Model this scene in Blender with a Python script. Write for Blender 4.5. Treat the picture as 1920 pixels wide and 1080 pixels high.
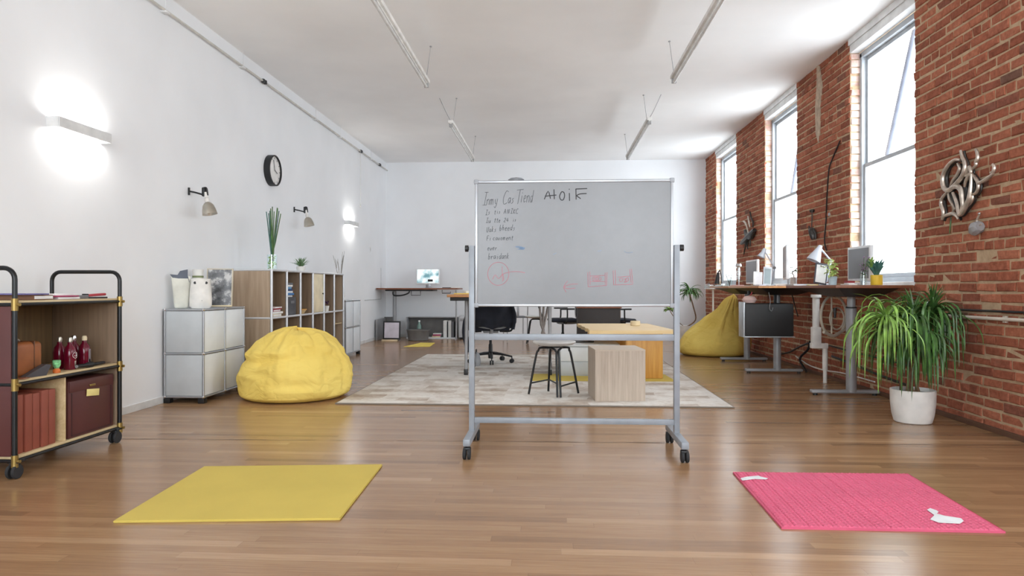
import bpy, bmesh, math, random
from mathutils import Vector, Matrix, noise
R_ = math.radians
for o in list(bpy.data.objects): bpy.data.objects.remove(o)
S = bpy.context.scene
COL = S.collection
rnd = random.Random(7)

# ------------------------------------------------------------------ camera
F_PX, EYE = 1250.0, 1.0
YAW = math.atan(73/F_PX)
cd = bpy.data.cameras.new('camera'); cam = bpy.data.objects.new('camera', cd); COL.objects.link(cam)
cam.location = (0, 0, EYE); cam.rotation_euler = (R_(90), 0, YAW)
cd.sensor_width = 36; cd.lens = 36*F_PX/1920; cd.clip_start = .05; cd.clip_end = 200
S.camera = cam
# ------------------------------------------------------------------ world: overcast sky, brighter on the side behind the camera
w = bpy.data.worlds.new('sky'); S.world = w; w.use_nodes = True
n = w.node_tree.nodes; l = w.node_tree.links; n.clear()
tc = n.new('ShaderNodeTexCoord'); sx = n.new('ShaderNodeSeparateXYZ'); l.new(tc.outputs['Generated'], sx.inputs[0])
mr = n.new('ShaderNodeMapRange'); mr.inputs[1].default_value = 0.35; mr.inputs[2].default_value = -0.75
mr.inputs[3].default_value = 3.7; mr.inputs[4].default_value = 8.2
l.new(sx.outputs['Y'], mr.inputs[0])
bg = n.new('ShaderNodeBackground'); bg.inputs[0].default_value = (0.885, 0.965, 1.025, 1)
l.new(mr.outputs[0], bg.inputs[1])
wo = n.new('ShaderNodeOutputWorld'); l.new(bg.outputs[0], wo.inputs[0])
S.view_settings.view_transform = 'Standard'; S.view_settings.look = 'None'
S.view_settings.gamma = 1; S.view_settings.use_curve_mapping = False
S.cycles.max_bounces = 12; S.cycles.diffuse_bounces = 8; S.cycles.transparent_max_bounces = 16
S.view_settings.exposure = 0.42

# ------------------------------------------------------------------ room numbers (metres)
LW, RW, BW, FWY, CH = -3.37, 3.08, 13.5, -3.6, 3.57
WINS = [(0.35, 1.6), (3.1, 4.36), (5.85, 7.08), (8.57, 9.83), (11.31, 12.68)]
SILL, HEAD = 1.055, 3.41
def portal(loc, rot, sx_, sy_):
    d = bpy.data.lights.new('daylight_portal', 'AREA'); d.shape = 'RECTANGLE'; d.size = sx_; d.size_y = sy_
    d.cycles.is_portal = True
    o = bpy.data.objects.new('daylight_portal', d); COL.objects.link(o); o.location = loc; o.rotation_euler = rot
for a, b in WINS:
    portal((RW+.30, (a+b)/2, (SILL+HEAD)/2), (0, R_(90), 0), HEAD-SILL, b-a)
REAR = [(-2.9, -.3), (.3, 2.7)]
for a, b in REAR:
    portal(((a+b)/2, FWY-.2, 1.95), (R_(90), 0, 0), b-a, 2.6)

# ------------------------------------------------------------------ points measured on real planes of the room
_c, _s = math.cos(YAW), math.sin(YAW)
def _ray(px, py):
    a = (px-960)/F_PX; b = (540-py)/F_PX
    return (a*_c-_s, a*_s+_c, b)
def onX(px, py, X): d = _ray(px, py); t = X/d[0]; return Vector((X, d[1]*t, EYE+d[2]*t))
def onY(px, py, Y): d = _ray(px, py); t = Y/d[1]; return Vector((d[0]*t, Y, EYE+d[2]*t))
def onZ(px, py, Z=0): d = _ray(px, py); t = (Z-EYE)/d[2]; return Vector((d[0]*t, d[1]*t, Z))

# ------------------------------------------------------------------ materials
def lin(c): return tuple(((v/255)/12.92 if v/255 <= .04045 else ((v/255+.055)/1.055)**2.4) for v in c)+(1,)
MATS = {}
class NT:
    def __init__(s, name):
        s.m = bpy.data.materials.new(name); s.m.use_nodes = True
        s.n = s.m.node_tree.nodes; s.l = s.m.node_tree.links
        s.b = s.n['Principled BSDF']
    def new(s, t, **k):
        q = s.n.new(t)
        for a, v in k.items(): setattr(q, a, v)
        return q
    def link(s, a, b): s.l.new(a, b)
    def noise(s, scale, detail=3, vec=None, rough=.5):
        q = s.new('ShaderNodeTexNoise'); q.inputs['Scale'].default_value = scale
        q.inputs['Detail'].default_value = detail; q.inputs['Roughness'].default_value = rough
        if vec: s.link(vec, q.inputs['Vector'])
        return q
    def coord(s, kind='Object', scale=None, rot=None):
        t = s.new('ShaderNodeTexCoord')
        if scale is None and rot is None: return t.outputs[kind]
        m = s.new('ShaderNodeMapping')
        if scale: m.inputs['Scale'].default_value = scale
        if rot: m.inputs['Rotation'].default_value = rot
        s.link(t.outputs[kind], m.inputs[0]); return m.outputs[0]
    def ramp(s, fac, stops):
        r = s.new('ShaderNodeValToRGB'); e = r.color_ramp.elements
        while len(e) < len(stops): e.new(.5)
        for i, (p, c) in enumerate(stops): e[i].position = p; e[i].color = lin(c)
        s.link(fac, r.inputs[0]); return r.outputs[0]
    def math(s, op, a, b=None, c=None):
        q = s.new('ShaderNodeMath', operation=op)
        for i, v in enumerate((a, b, c)):
            if v is None: continue
            if isinstance(v, (int, float)): q.inputs[i].default_value = v
            else: s.link(v, q.inputs[i])
        return q.outputs[0]
    def mix(s, f, a, b, mode='MIX'):
        q = s.new('ShaderNodeMix', data_type='RGBA', blend_type=mode)
        for i, v in ((0, f), (6, a), (7, b)):
            if isinstance(v, (int, float)): q.inputs[i].default_value = v
            elif isinstance(v, tuple): q.inputs[i].default_value = v
            else: s.link(v, q.inputs[i])
        return q.outputs[2]
    def bump(s, h, strength=.3, dist=.01, nrm=None):
        q = s.new('ShaderNodeBump'); q.inputs['Strength'].default_value = strength; q.inputs['Distance'].default_value = dist
        s.link(h, q.inputs['Height'])
        if nrm: s.link(nrm, q.inputs['Normal'])
        s.link(q.outputs[0], s.b.inputs['Normal']); return q.outputs[0]
    def out(s, color=None, rough=None, metal=None, spec=None):
        if color is not None:
            if isinstance(color, tuple): s.b.inputs['Base Color'].default_value = color
            else: s.link(color, s.b.inputs['Base Color'])
        if rough is not None:
            if isinstance(rough, (int, float)): s.b.inputs['Roughness'].default_value = rough
            else: s.link(rough, s.b.inputs['Roughness'])
        if metal is not None: s.b.inputs['Metallic'].default_value = metal
        if spec is not None: s.b.inputs['Specular IOR Level'].default_value = spec
        return s.m

def plain(name, rgb, rough=.5, metal=0, var=.06, scale=8, bump=0, bscale=200, spec=.5, kind='Object'):
    if name in MATS: return MATS[name]
    t = NT(name); co = t.coord(kind)
    nz = t.noise(scale, 4, co)
    dk = tuple(max(0, v*(1-var)) for v in rgb); lt = tuple(min(255, v*(1+var)) for v in rgb)
    c = t.ramp(nz.outputs[0], [(.3, dk), (.7, lt)])
    t.out(c, rough, metal, spec)
    if bump:
        b = t.noise(bscale, 3, co); t.bump(b.outputs[0], bump, .002)
    MATS[name] = t.m; return t.m
def wood(name, a, b, axis='X', rough=.45, fine=1.0):
    if name in MATS: return MATS[name]
    t = NT(name)
    sc = {'X': (.6, 14, 14), 'Y': (14, .6, 14), 'Z': (14, 14, .6)}[axis]
    co = t.coord('Object', tuple(v*fine for v in sc))
    n1 = t.noise(2.2, 6, co, .6); n2 = t.noise(9, 3, co)
    f = t.math('ADD', t.math('MULTIPLY', n1.outputs[0], .75), t.math('MULTIPLY', n2.outputs[0], .25))
    c = t.ramp(f, [(.32, a), (.68, b)])
    t.out(c, rough); t.bump(f, .12, .002); MATS[name] = t.m; return t.m
def emit(name, rgb, st):
    if name in MATS: return MATS[name]
    t = NT(name); t.out(lin(rgb), .5); t.b.inputs['Emission Color'].default_value = lin(rgb); t.b.inputs['Emission Strength'].default_value = st
    MATS[name] = t.m; return t.m
def glass(name, tint=(1, 1, 1), amt=.03, rough=.02):
    if name in MATS: return MATS[name]
    t = NT(name); t.n.remove(t.b)
    tr = t.new('ShaderNodeBsdfTransparent'); tr.inputs[0].default_value = (*tint, 1)
    gl = t.new('ShaderNodeBsdfGlossy'); gl.inputs['Roughness'].default_value = rough; gl.inputs[0].default_value = (1, 1, 1, 1)
    fr = t.new('ShaderNodeLayerWeight'); fr.inputs[0].default_value = .5
    f = t.math('ADD', t.math('MULTIPLY', t.math('POWER', fr.outputs['Facing'], 5), .3), amt)
    mx = t.new('ShaderNodeMixShader'); t.link(f, mx.inputs[0]); t.link(tr.outputs[0], mx.inputs[1]); t.link(gl.outputs[0], mx.inputs[2])
    t.link(mx.outputs[0], t.n['Material Output'].inputs[0]); MATS[name] = t.m; return t.m

def floor_mat():
    t = NT('oak strip floor'); tcn = t.new('ShaderNodeTexCoord'); sp = t.new('ShaderNodeSeparateXYZ'); t.link(tcn.outputs['Object'], sp.inputs[0])
    x, y = sp.outputs[0], sp.outputs[1]
    W = .057
    yr = t.math('DIVIDE', y, W); row = t.math('FLOOR', yr); fy = t.math('FRACT', yr)
    wn = t.new('ShaderNodeTexWhiteNoise', noise_dimensions='1D'); t.link(row, wn.inputs['W'])
    xo = t.math('ADD', t.math('DIVIDE', x, 1.25), t.math('MULTIPLY', wn.outputs[0], 7.3))
    pi = t.math('FLOOR', xo); fx = t.math('FRACT', xo)
    cb = t.new('ShaderNodeCombineXYZ'); t.link(row, cb.inputs[0]); t.link(pi, cb.inputs[1])
    w2 = t.new('ShaderNodeTexWhiteNoise', noise_dimensions='3D'); t.link(cb.outputs[0], w2.inputs['Vector'])
    base = t.ramp(w2.outputs[0], [(0, (148, 116, 86)), (.08, (164, 129, 95)), (.5, (170, 135, 100)), (.9, (178, 143, 107)), (1, (194, 160, 124))])
    # grain
    add = t.new('ShaderNodeVectorMath', operation='ADD'); t.link(tcn.outputs['Object'], add.inputs[0]); t.link(w2.outputs['Color'], add.inputs[1])
    mp = t.new('ShaderNodeMapping'); mp.inputs['Scale'].default_value = (2.0, 45, 1); t.link(add.outputs[0], mp.inputs[0])
    g = t.noise(2.5, 6, mp.outputs[0], .65)
    gr = t.ramp(g.outputs[0], [(.3, (214, 206, 200)), (.65, (255, 255, 255))])
    c = t.mix(.75, base, gr, 'MULTIPLY')
    big = t.noise(.5, 3, tcn.outputs['Object']); bg_ = t.ramp(big.outputs[0], [(.35, (228, 220, 214)), (.65, (255, 255, 255))])
    c = t.mix(.7, c, bg_, 'MULTIPLY')
    # dark scratches
    mp2 = t.new('ShaderNodeMapping'); mp2.inputs['Scale'].default_value = (6, 30, 1); t.link(tcn.outputs['Object'], mp2.inputs[0])
    sc = t.noise(1.3, 8, mp2.outputs[0], .75); scr = t.ramp(sc.outputs[0], [(.24, (125, 100, 86)), (.32, (255, 255, 255))])
    c = t.mix(.6, c, scr, 'MULTIPLY')
    # joints
    e1 = t.math('LESS_THAN', fy, .035); e2 = t.math('LESS_THAN', fx, .0018)
    e = t.math('MAXIMUM', e1, e2)
    c = t.mix(t.math('MULTIPLY', e, .22), c, lin((70, 45, 30)))
    rg = t.ramp(g.outputs[0], [(.2, (140, 140, 140)), (.8, (116, 116, 116))])
    t.out(c, rg, 0, .5)
    hb = t.math('SUBTRACT', t.math('MULTIPLY', w2.outputs[0], .5), e)
    wv = t.noise(3.5, 2, tcn.outputs['Object'])
    h = t.math('ADD', t.math('MULTIPLY', hb, .25), t.math('MULTIPLY', wv.outputs[0], .8))
    t.bump(h, .10, .006)
    return t.m
def brick_mat(name, tint=None):
    t = NT(name); g = t.new('ShaderNodeNewGeometry'); co = t.coord('Object')
    c = t.ramp(g.outputs['Random Per Island'], [(0, (150, 90, 70)), (.2, (166, 102, 80)), (.5, (178, 112, 88)), (.8, (190, 124, 98)), (.93, (160, 98, 80)), (1, (124, 92, 80))])
    nz = t.noise(30, 5, co, .65); v = t.ramp(nz.outputs[0], [(.3, (185, 172, 165)), (.7, (255, 250, 245))])
    c = t.mix(.85, c, v, 'MULTIPLY')
    d = t.noise(9, 5, co, .7); dust = t.ramp(d.outputs[0], [(.55, (0, 0, 0)), (.75, (90, 90, 90))])
    sep = t.new('ShaderNodeSeparateColor'); t.link(dust, sep.inputs[0])
    c = t.mix(sep.outputs[0], c, lin((196, 168, 140)))
    if tint:
        p = t.noise(5, 4, co, .6); pr = t.ramp(p.outputs[0], [(.35, (150, 150, 150)), (.6, (250, 250, 250))]); s2 = t.new('ShaderNodeSeparateColor'); t.link(pr, s2.inputs[0])
        c = t.mix(s2.outputs[0], c, lin(tint))
    t.out(c, .9, 0, .2)
    b = t.noise(60, 6, co, .7); t.bump(b.outputs[0], .5, .006); return t.m
def mortar_mat():
    t = NT('sandy mortar'); co = t.coord('Object'); nz = t.noise(12, 6, co, .7)
    c = t.ramp(nz.outputs[0], [(.3, (168, 142, 114)), (.7, (200, 176, 146))]); t.out(c, .95, 0, .2)
    b = t.noise(90, 6, co, .75); t.bump(b.outputs[0], .6, .006); return t.m
def wallpaint(name, rgb, var=.015):
    t = NT(name); co = t.coord('Object'); nz = t.noise(1.2, 4, co)
    c = t.ramp(nz.outputs[0], [(.3, tuple(v*(1-var) for v in rgb)), (.7, tuple(min(255, v*(1+var)) for v in rgb))]); t.out(c, .75, 0, .25)
    b = t.noise(25, 4, co); t.bump(b.outputs[0], .06, .004); return t.m
def canvas_mat():
    t = NT('creased yellow canvas'); co = t.coord('Object'); nz = t.noise(3, 4, co)
    c = t.ramp(nz.outputs[0], [(.3, (228, 198, 100)), (.7, (238, 212, 116))]); t.out(c, .78, 0, .25)
    wv = t.noise(2.2, 2, co); sc = t.new('ShaderNodeVectorMath', operation='SCALE'); sc.inputs[3].default_value = .55; t.link(wv.outputs['Color'], sc.inputs[0])
    ad = t.new('ShaderNodeVectorMath', operation='ADD'); t.link(co, ad.inputs[0]); t.link(sc.outputs[0], ad.inputs[1])
    mp = t.new('ShaderNodeMapping'); mp.inputs['Scale'].default_value = (1.2, 1.2, 2.4); t.link(ad.outputs[0], mp.inputs[0])
    a = t.noise(3.2, 3, mp.outputs[0], .45); rid = t.math('ABSOLUTE', t.math('SUBTRACT', a.outputs[0], .5))
    rid = t.math('POWER', t.math('MULTIPLY', rid, 4), .6)
    t.bump(rid, .28, .03); return t.m
def rug_mat():
    t = NT('patchwork rug'); co = t.coord('Object')
    br = t.new('ShaderNodeTexBrick'); br.inputs['Scale'].default_value = 1.6; br.inputs['Mortar Size'].default_value = 0
    br.inputs['Color1'].default_value = (0, 0, 0, 1); br.inputs['Color2'].default_value = (1, 1, 1, 1)
    nz = t.noise(3.2, 8, co, .72)
    wv = t.noise(1.3, 3, co); dv = t.new('ShaderNodeVectorMath', operation='SCALE'); t.link(wv.outputs['Color'], dv.inputs[0]); dv.inputs[3].default_value = .25
    ad = t.new('ShaderNodeVectorMath', operation='ADD'); t.link(co, ad.inputs[0]); t.link(dv.outputs[0], ad.inputs[1]); t.link(ad.outputs[0], br.inputs[0])
    f = t.math('ADD', t.math('MULTIPLY', br.outputs[0], .22), t.math('MULTIPLY', nz.outputs[0], .8))
    c = t.ramp(f, [(.3, (176, 160, 146)), (.42, (204, 193, 182)), (.55, (228, 223, 216)), (.75, (242, 240, 236))])
    mp = t.coord('Object', (8, 60, 1)); n2 = t.noise(3, 4, mp); v = t.ramp(n2.outputs[0], [(.3, (215, 212, 208)), (.6, (255, 255, 255))])
    c = t.mix(.8, c, v, 'MULTIPLY')
    t.out(c, .95, 0, .1); b = t.noise(250, 2, co); t.bump(b.outputs[0], .5, .004); return t.m
def stripes(name, a, b, rough=.4, scale=(14, 1, 1)):
    if name in MATS: return MATS[name]
    t = NT(name); co = t.coord('Object', scale); nz = t.noise(1, 2, co); c = t.ramp(nz.outputs[0], [(.45, a), (.55, b)]); t.out(c, rough); MATS[name] = t.m; return t.m
def board_mat():
    t = NT('whiteboard enamel'); co = t.coord('Object'); nz = t.noise(2.0, 6, co, .7)
    c = t.ramp(nz.outputs[0], [(.35, (115, 116, 119)), (.7, (123, 124, 127))]); t.out(c, .28, 0, .5); return t.m
def photo_mat():
    t = NT('black and white photo print'); co = t.coord('Object', (1, 1, 1)); nz = t.noise(9, 5, co, .6)
    c = t.ramp(nz.outputs[0], [(.40, (70, 72, 74)), (.52, (112, 114, 118)), (.60, (190, 190, 190))]); t.out(c, .25); return t.m

WHITE = wallpaint('white wall paint', (232, 234, 237)); CEIL = wallpaint('white ceiling paint', (240, 240, 240))
CANVAS = canvas_mat(); BRICK = brick_mat('red brick'); BRICKP = brick_mat('pale washed brick', (222, 205, 196)); MORTAR = mortar_mat(); FLOORM = floor_mat()
TRIM = plain('white gloss trim', (215, 216, 216), .4); FRAMEM = plain('grey window paint', (176, 182, 188), .4)
GLASS = glass('window glass'); JAR = glass('clear glass', (.93, .97, .97), .08)
ALU = plain('brushed aluminium', (172, 175, 180), .35, .7, .03); CHROME = plain('chrome', (215, 215, 218), .18, 1, .02)
GREYST = plain('grey painted steel', (150, 150, 152), .42, .15); POSTM = plain('light grey painted steel', (142, 148, 156), .42, .1)
BLACK = plain('black plastic', (24, 24, 26), .45); BLKMET = plain('black metal tube', (26, 27, 29), .32, .3)
RUBBER = plain('dark rubber', (38, 38, 40), .75)
BRASS = plain('brass', (158, 134, 78), .35, .85); NICKEL = plain('brushed nickel', (190, 184, 172), .32, .9)
USMW = plain('pale grey lacquered steel', (222, 227, 231), .4, 0, .015); USMG = plain('grey lacquered steel', (190, 196, 200), .4, 0, .02)
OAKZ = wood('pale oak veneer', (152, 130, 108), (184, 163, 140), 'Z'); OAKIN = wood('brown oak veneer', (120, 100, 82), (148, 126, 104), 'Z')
OAKX = wood('light plywood', (190, 165, 120), (218, 196, 156), 'Y'); ASH = wood('greyed ash veneer', (168, 152, 136), (198, 184, 168), 'Z', .5, 1.6)
PINE = wood('yellow pine', (228, 194, 134), (242, 216, 168), 'X'); PINEZ = wood('knotty pine', (190, 132, 58), (224, 172, 92), 'Z')
WALNUT = wood('reddish brown wood', (112, 66, 44), (140, 88, 60), 'Y', .4); TEAK = wood('honey wood', (170, 116, 72), (200, 148, 100), 'Y', .4)
DKOAK = wood('dark oiled oak', (98, 78, 54), (128, 106, 76), 'Z')
YELF = plain('yellow canvas', (234, 206, 108), .8, 0, .05, 3, .25, 400, .2); YELM = plain('yellow mat foam', (202, 180, 92), .8, 0, .02, 3, .2, 300, .2)
PINK = plain('pink foam', (208, 88, 120), .6, 0, .03, 3); PAPER = plain('white paper', (232, 232, 230), .7)
BURG = plain('burgundy leatherboard', (84, 42, 40), .5, 0, .04, 5, .1, 300); REDB = plain('brick red linen board', (142, 74, 58), .6, 0, .04)
TAN = plain('tan leather', (142, 84, 46), .45, 0, .15, 6, .15, 120); MAROON = plain('deep maroon glass', (96, 8, 34), .12, 0, .1)
LEAF = plain('deep green leaf', (62, 96, 44), .4, 0, .3, 14); LEAFL = plain('fresh green leaf', (118, 152, 70), .4, 0, .25, 14); LEAFY = plain('pale lime leaf', (190, 208, 130), .5, 0, .12, 20)
LEAFB = plain('blue green leaf', (62, 104, 96), .45, 0, .2, 20); STEM = plain('brown stem', (110, 84, 60), .8, 0, .2, 20)
CERW = plain('matt white ceramic', (222, 220, 216), .55); CERB = plain('pale blue ceramic', (188, 208, 216), .5); CERY = plain('yellow ceramic', (232, 196, 62), .5)
NAVY = plain('dark navy cloth', (34, 36, 46), .85, 0, .2, 8, .3, 200); MESH = plain('charcoal mesh', (44, 46, 50), .8); SOIL = plain('dark soil', (52, 38, 28), .95, 0, .3, 40)
DKPANEL = plain('dark brown panel', (50, 44, 42), .6); GREYBIN = plain('taupe grey plastic', (104, 102, 100), .6)
SCREEN = plain('grey screen', (112, 112, 116), .3, 0, .01); BLUE = plain('blue card', (58, 116, 176), .6); REDM = plain('red card', (160, 52, 60), .6)
GREYF = plain('grey cloth', (110, 112, 116), .85); CREAM = plain('cream card', (222, 206, 172), .7); MAGENTA = plain('magenta card', (170, 60, 100), .6)
IRON = plain('pale burnished steel', (196, 184, 172), .34, .75, .12, 20); IRONK = plain('dark forged steel', (66, 64, 62), .4, .7, .2, 20)  # the dark steel also colours the shade strips behind the pale swirl
INK = plain('faded black ink', (62, 64, 68), .6); INKB = plain('black ink', (30, 30, 34), .5); INKR = plain('faded red ink', (176, 96, 112), .6); INKBL = plain('smudged blue ink', (104, 128, 156), .6)

# ------------------------------------------------------------------ geometry builder
class G:
    def __init__(s): s.b = bmesh.new(); s.m = Matrix.Identity(4)
    def _v(s, p): return s.b.verts.new(s.m @ Vector(p))
    def face(s, pts):
        try: s.b.faces.new([s._v(p) for p in pts])
        except ValueError: pass
        return s
    def box(s, x0, x1, y0, y1, z0, z1, bev=0, seg=2, M=None):
        t = bmesh.new(); bmesh.ops.create_cube(t, size=1)
        bmesh.ops.scale(t, vec=(abs(x1-x0), abs(y1-y0), abs(z1-z0)), verts=t.verts)
        if bev: bmesh.ops.bevel(t, geom=list(t.edges), offset=bev, segments=seg, profile=.5, affect='EDGES')
        bmesh.ops.translate(t, vec=((x0+x1)/2, (y0+y1)/2, (z0+z1)/2), verts=t.verts)
        s.merge(t, M); return s
    def merge(s, t, M=None):
        mm = s.m @ (M or Matrix.Identity(4)); vm = {}
        for v in t.verts: vm[v] = s.b.verts.new(mm @ v.co)
        for f in t.faces:
            try: s.b.faces.new([vm[v] for v in f.verts])
            except ValueError: pass
        t.free()
    def rbox(s, c, size, rot, bev=0, seg=2):
        M = Matrix.Translation(Vector(c)) @ (rot if isinstance(rot, Matrix) else Matrix.Rotation(rot, 4, 'Z'))
        return s.box(-size[0]/2, size[0]/2, -size[1]/2, size[1]/2, -size[2]/2, size[2]/2, bev, seg, M)
    def tube(s, pts, r, seg=10, cap=True, closed=False, flat=1.0):
        pts = [Vector(p) for p in pts]; N = len(pts); rings = []; up = Vector((0, 0, 1)); prev = None
        for i, p in enumerate(pts):
            a = pts[(i-1) % N] if (closed or i > 0) else p; c = pts[(i+1) % N] if (closed or i < N-1) else p
            d = (c-a); d = d.normalized() if d.length > 1e-9 else Vector((0, 0, 1))
            if prev is None:
                u = d.cross(Vector((0, 0, 1)) if abs(d.z) < .9 else Vector((1, 0, 0))).normalized()
            else:
                u = (prev - d*prev.dot(d)); u = u.normalized() if u.length > 1e-6 else d.orthogonal().normalized()
            prev = u; v = d.cross(u); rr = r[i] if isinstance(r, (list, tuple)) else r
            rings.append([s._v(p + u*rr*math.cos(2*math.pi*k/seg) + v*rr*flat*math.sin(2*math.pi*k/seg)) for k in range(seg)])
        for i in range(N if closed else N-1):
            A, B = rings[i], rings[(i+1) % N]
            for k in range(seg):
                try: s.b.faces.new([A[k], A[(k+1) % seg], B[(k+1) % seg], B[k]])
                except ValueError: pass
        if cap and not closed:
            s.b.faces.new(rings[0][::-1]); s.b.faces.new(rings[-1])
        return s
    def lathe(s, prof, c=(0, 0, 0), seg=24, sq=(1, 1), M=None):
        c = Vector(c); rings = []; mm = M or Matrix.Identity(4)
        for r, z in prof:
            if r < 1e-5: rings.append([s._v(c + mm @ Vector((0, 0, z)))])
            else: rings.append([s._v(c + mm @ Vector((r*sq[0]*math.cos(2*math.pi*k/seg), r*sq[1]*math.sin(2*math.pi*k/seg), z))) for k in range(seg)])
        for A, B in zip(rings, rings[1:]):
            for k in range(seg):
                k2 = (k+1) % seg
                q = [A[k % len(A)], A[k2 % len(A)], B[k2 % len(B)], B[k % len(B)]]
                u = []
                for v in q:
                    if v not in u: u.append(v)
                if len(u) > 2:
                    try: s.b.faces.new(u)
                    except ValueError: pass
        return s
    def prism(s, pts, vec):
        vec = Vector(vec); A = [s._v(p) for p in pts]; B = [s._v(Vector(p)+vec) for p in pts]; n_ = len(A)
        s.b.faces.new(A[::-1]); s.b.faces.new(B)
        for i in range(n_): s.b.faces.new([A[i], A[(i+1) % n_], B[(i+1) % n_], B[i]])
        return s
    def leaf(s, base, az, length, width, rise=1.0, droop=1.0, seg=8, fold=.25, twist=0):
        """long blade that starts upward and bends down under its weight"""
        d = Vector((math.cos(az), math.sin(az), 0)); side = Vector((-math.sin(az), math.cos(az), 0))
        p = Vector(base); ang = rise; step = length/seg; prev = None
        for i in range(seg+1):
            t = i/seg; wd = width*(math.sin(math.pi*min(1, .18+t*.82))**.7)*(1 if t < .99 else .05)
            up = Vector((0, 0, 1))*math.cos(ang) - d*math.sin(ang)
            L = s._v(p - side*wd/2 + up*wd*fold); C_ = s._v(p); R = s._v(p + side*wd/2 + up*wd*fold)
            if prev:
                s.b.faces.new([prev[0], prev[1], C_, L]); s.b.faces.new([prev[1], prev[2], R, C_])
            prev = (L, C_, R)
            p = p + (d*math.cos(ang) + Vector((0, 0, 1))*math.sin(ang))*step
            ang -= droop/seg*(1+1.2*t)
            ang = max(ang, -1.5)
        return s
    def build(s, name, mat, parent=None, smooth=True, off=None, fixn=True):
        if fixn: bmesh.ops.recalc_face_normals(s.b, faces=s.b.faces)
        if off is not None: bmesh.ops.translate(s.b, vec=-Vector(off), verts=s.b.verts)
        me = bpy.data.meshes.new(name); s.b.to_mesh(me); s.b.free()
        me.materials.append(mat)
        if smooth:
            me.polygons.foreach_set('use_smooth', [True]*len(me.polygons))
            try: me.set_sharp_from_angle(angle=R_(38))
            except Exception: pass
        o = bpy.data.objects.new(name, me); COL.objects.link(o)
        if parent: o.parent = parent
        return o

def tag(o, label=None, cat=None, group=None, kind=None):
    if label: o['label'] = label
    if cat: o['category'] = cat
    if group: o['group'] = group
    if kind: o['kind'] = kind
    return o
def thing(name, label, cat, loc=(0, 0, 0), rz=0, group=None):
    o = bpy.data.objects.new(name, None); COL.objects.link(o); o.empty_display_size = .1
    o.location = loc; o.rotation_euler = (0, 0, rz); return tag(o, label, cat, group)
def solo(g, name, mat, label, cat, loc=(0, 0, 0), rz=0, group=None, smooth=True):
    """a thing that is one mesh; its geometry is local to loc"""
    o = g.build(name, mat, None, smooth); o.location = loc; o.rotation_euler = (0, 0, rz); return tag(o, label, cat, group)
def struct(g, name, mat, parent=None, smooth=False):
    o = g.build(name, mat, parent, smooth)
    if not parent: o['kind'] = 'structure'
    return o
def dup(root, loc, rz, label, group=None, scale=None):
    def cp(o, par):
        c = o.copy(); COL.objects.link(c)
        if par: c.parent = par
        for ch in list(o.children): cp(ch, c)
        return c
    r = cp(root, None); r.location = loc; r.rotation_euler = (0, 0, rz); r['label'] = label
    if group: r['group'] = group
    if scale: r.scale = scale
    return r
def arc(c, r, a0, a1, n_, plane='XZ'):
    P = []
    for i in range(n_+1):
        a = a0+(a1-a0)*i/n_; u, v = r*math.cos(a), r*math.sin(a)
        P.append(Vector(c)+{'XZ': Vector((u, 0, v)), 'YZ': Vector((0, u, v)), 'XY': Vector((u, v, 0))}[plane])
    return P
def smooth_path(pts, n_=6):
    pts = [Vector(p) for p in pts]; out = []
    for i in range(len(pts)-1):
        p0 = pts[max(0, i-1)]; p1 = pts[i]; p2 = pts[i+1]; p3 = pts[min(len(pts)-1, i+2)]
        for k in range(n_):
            t = k/n_
            out.append(.5*((2*p1)+(-p0+p2)*t+(2*p0-5*p1+4*p2-p3)*t*t+(-p0+3*p1-3*p2+p3)*t**3))
    out.append(pts[-1]); return out

#@@SETTING
# ================================================================== the setting
struct(G().box(LW-.3, RW+.5, FWY-.3, BW+.3, -.12, 0), 'floor', FLOORM)
struct(G().box(LW-.3, RW+.5, FWY-.3, BW+.3, CH, CH+.12), 'ceiling', CEIL)
struct(G().box(LW-.15, LW, FWY-.2, BW+.2, 0, CH), 'wall_left', WHITE)
struct(G().box(LW, RW+.3, BW, BW+.15, 0, CH), 'wall_back', WHITE)
# unseen wall behind the camera, two wide openings added to let in daylight
g = G(); g.box(LW, RW+.3, FWY-.15, FWY, 0, .65).box(LW, RW+.3, FWY-.15, FWY, 3.25, CH)
for a, b in ((LW, REAR[0][0]), (REAR[0][1], REAR[1][0]), (REAR[1][1], RW+.3)): g.box(a, b, FWY-.15, FWY, .65, 3.25)
struct(g, 'wall_front', WHITE)
# floor seam
g = G(); A, B = Vector((LW, 4.245, .0)), Vector((RW, 4.42, .0))
pts = [A.lerp(B, i/60)+Vector((0, rnd.uniform(-.004, .004), 0)) for i in range(61)]
for p, q in zip(pts, pts[1:]):
    wd = rnd.uniform(.001, .004)
    g.face([p+Vector((0, -wd, .0012)), q+Vector((0, -wd, .0012)), q+Vector((0, wd, .0012)), p+Vector((0, wd, .0012))])
struct(g, 'trim_1', plain('dark floor joint', (58, 40, 30), .8))
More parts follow.
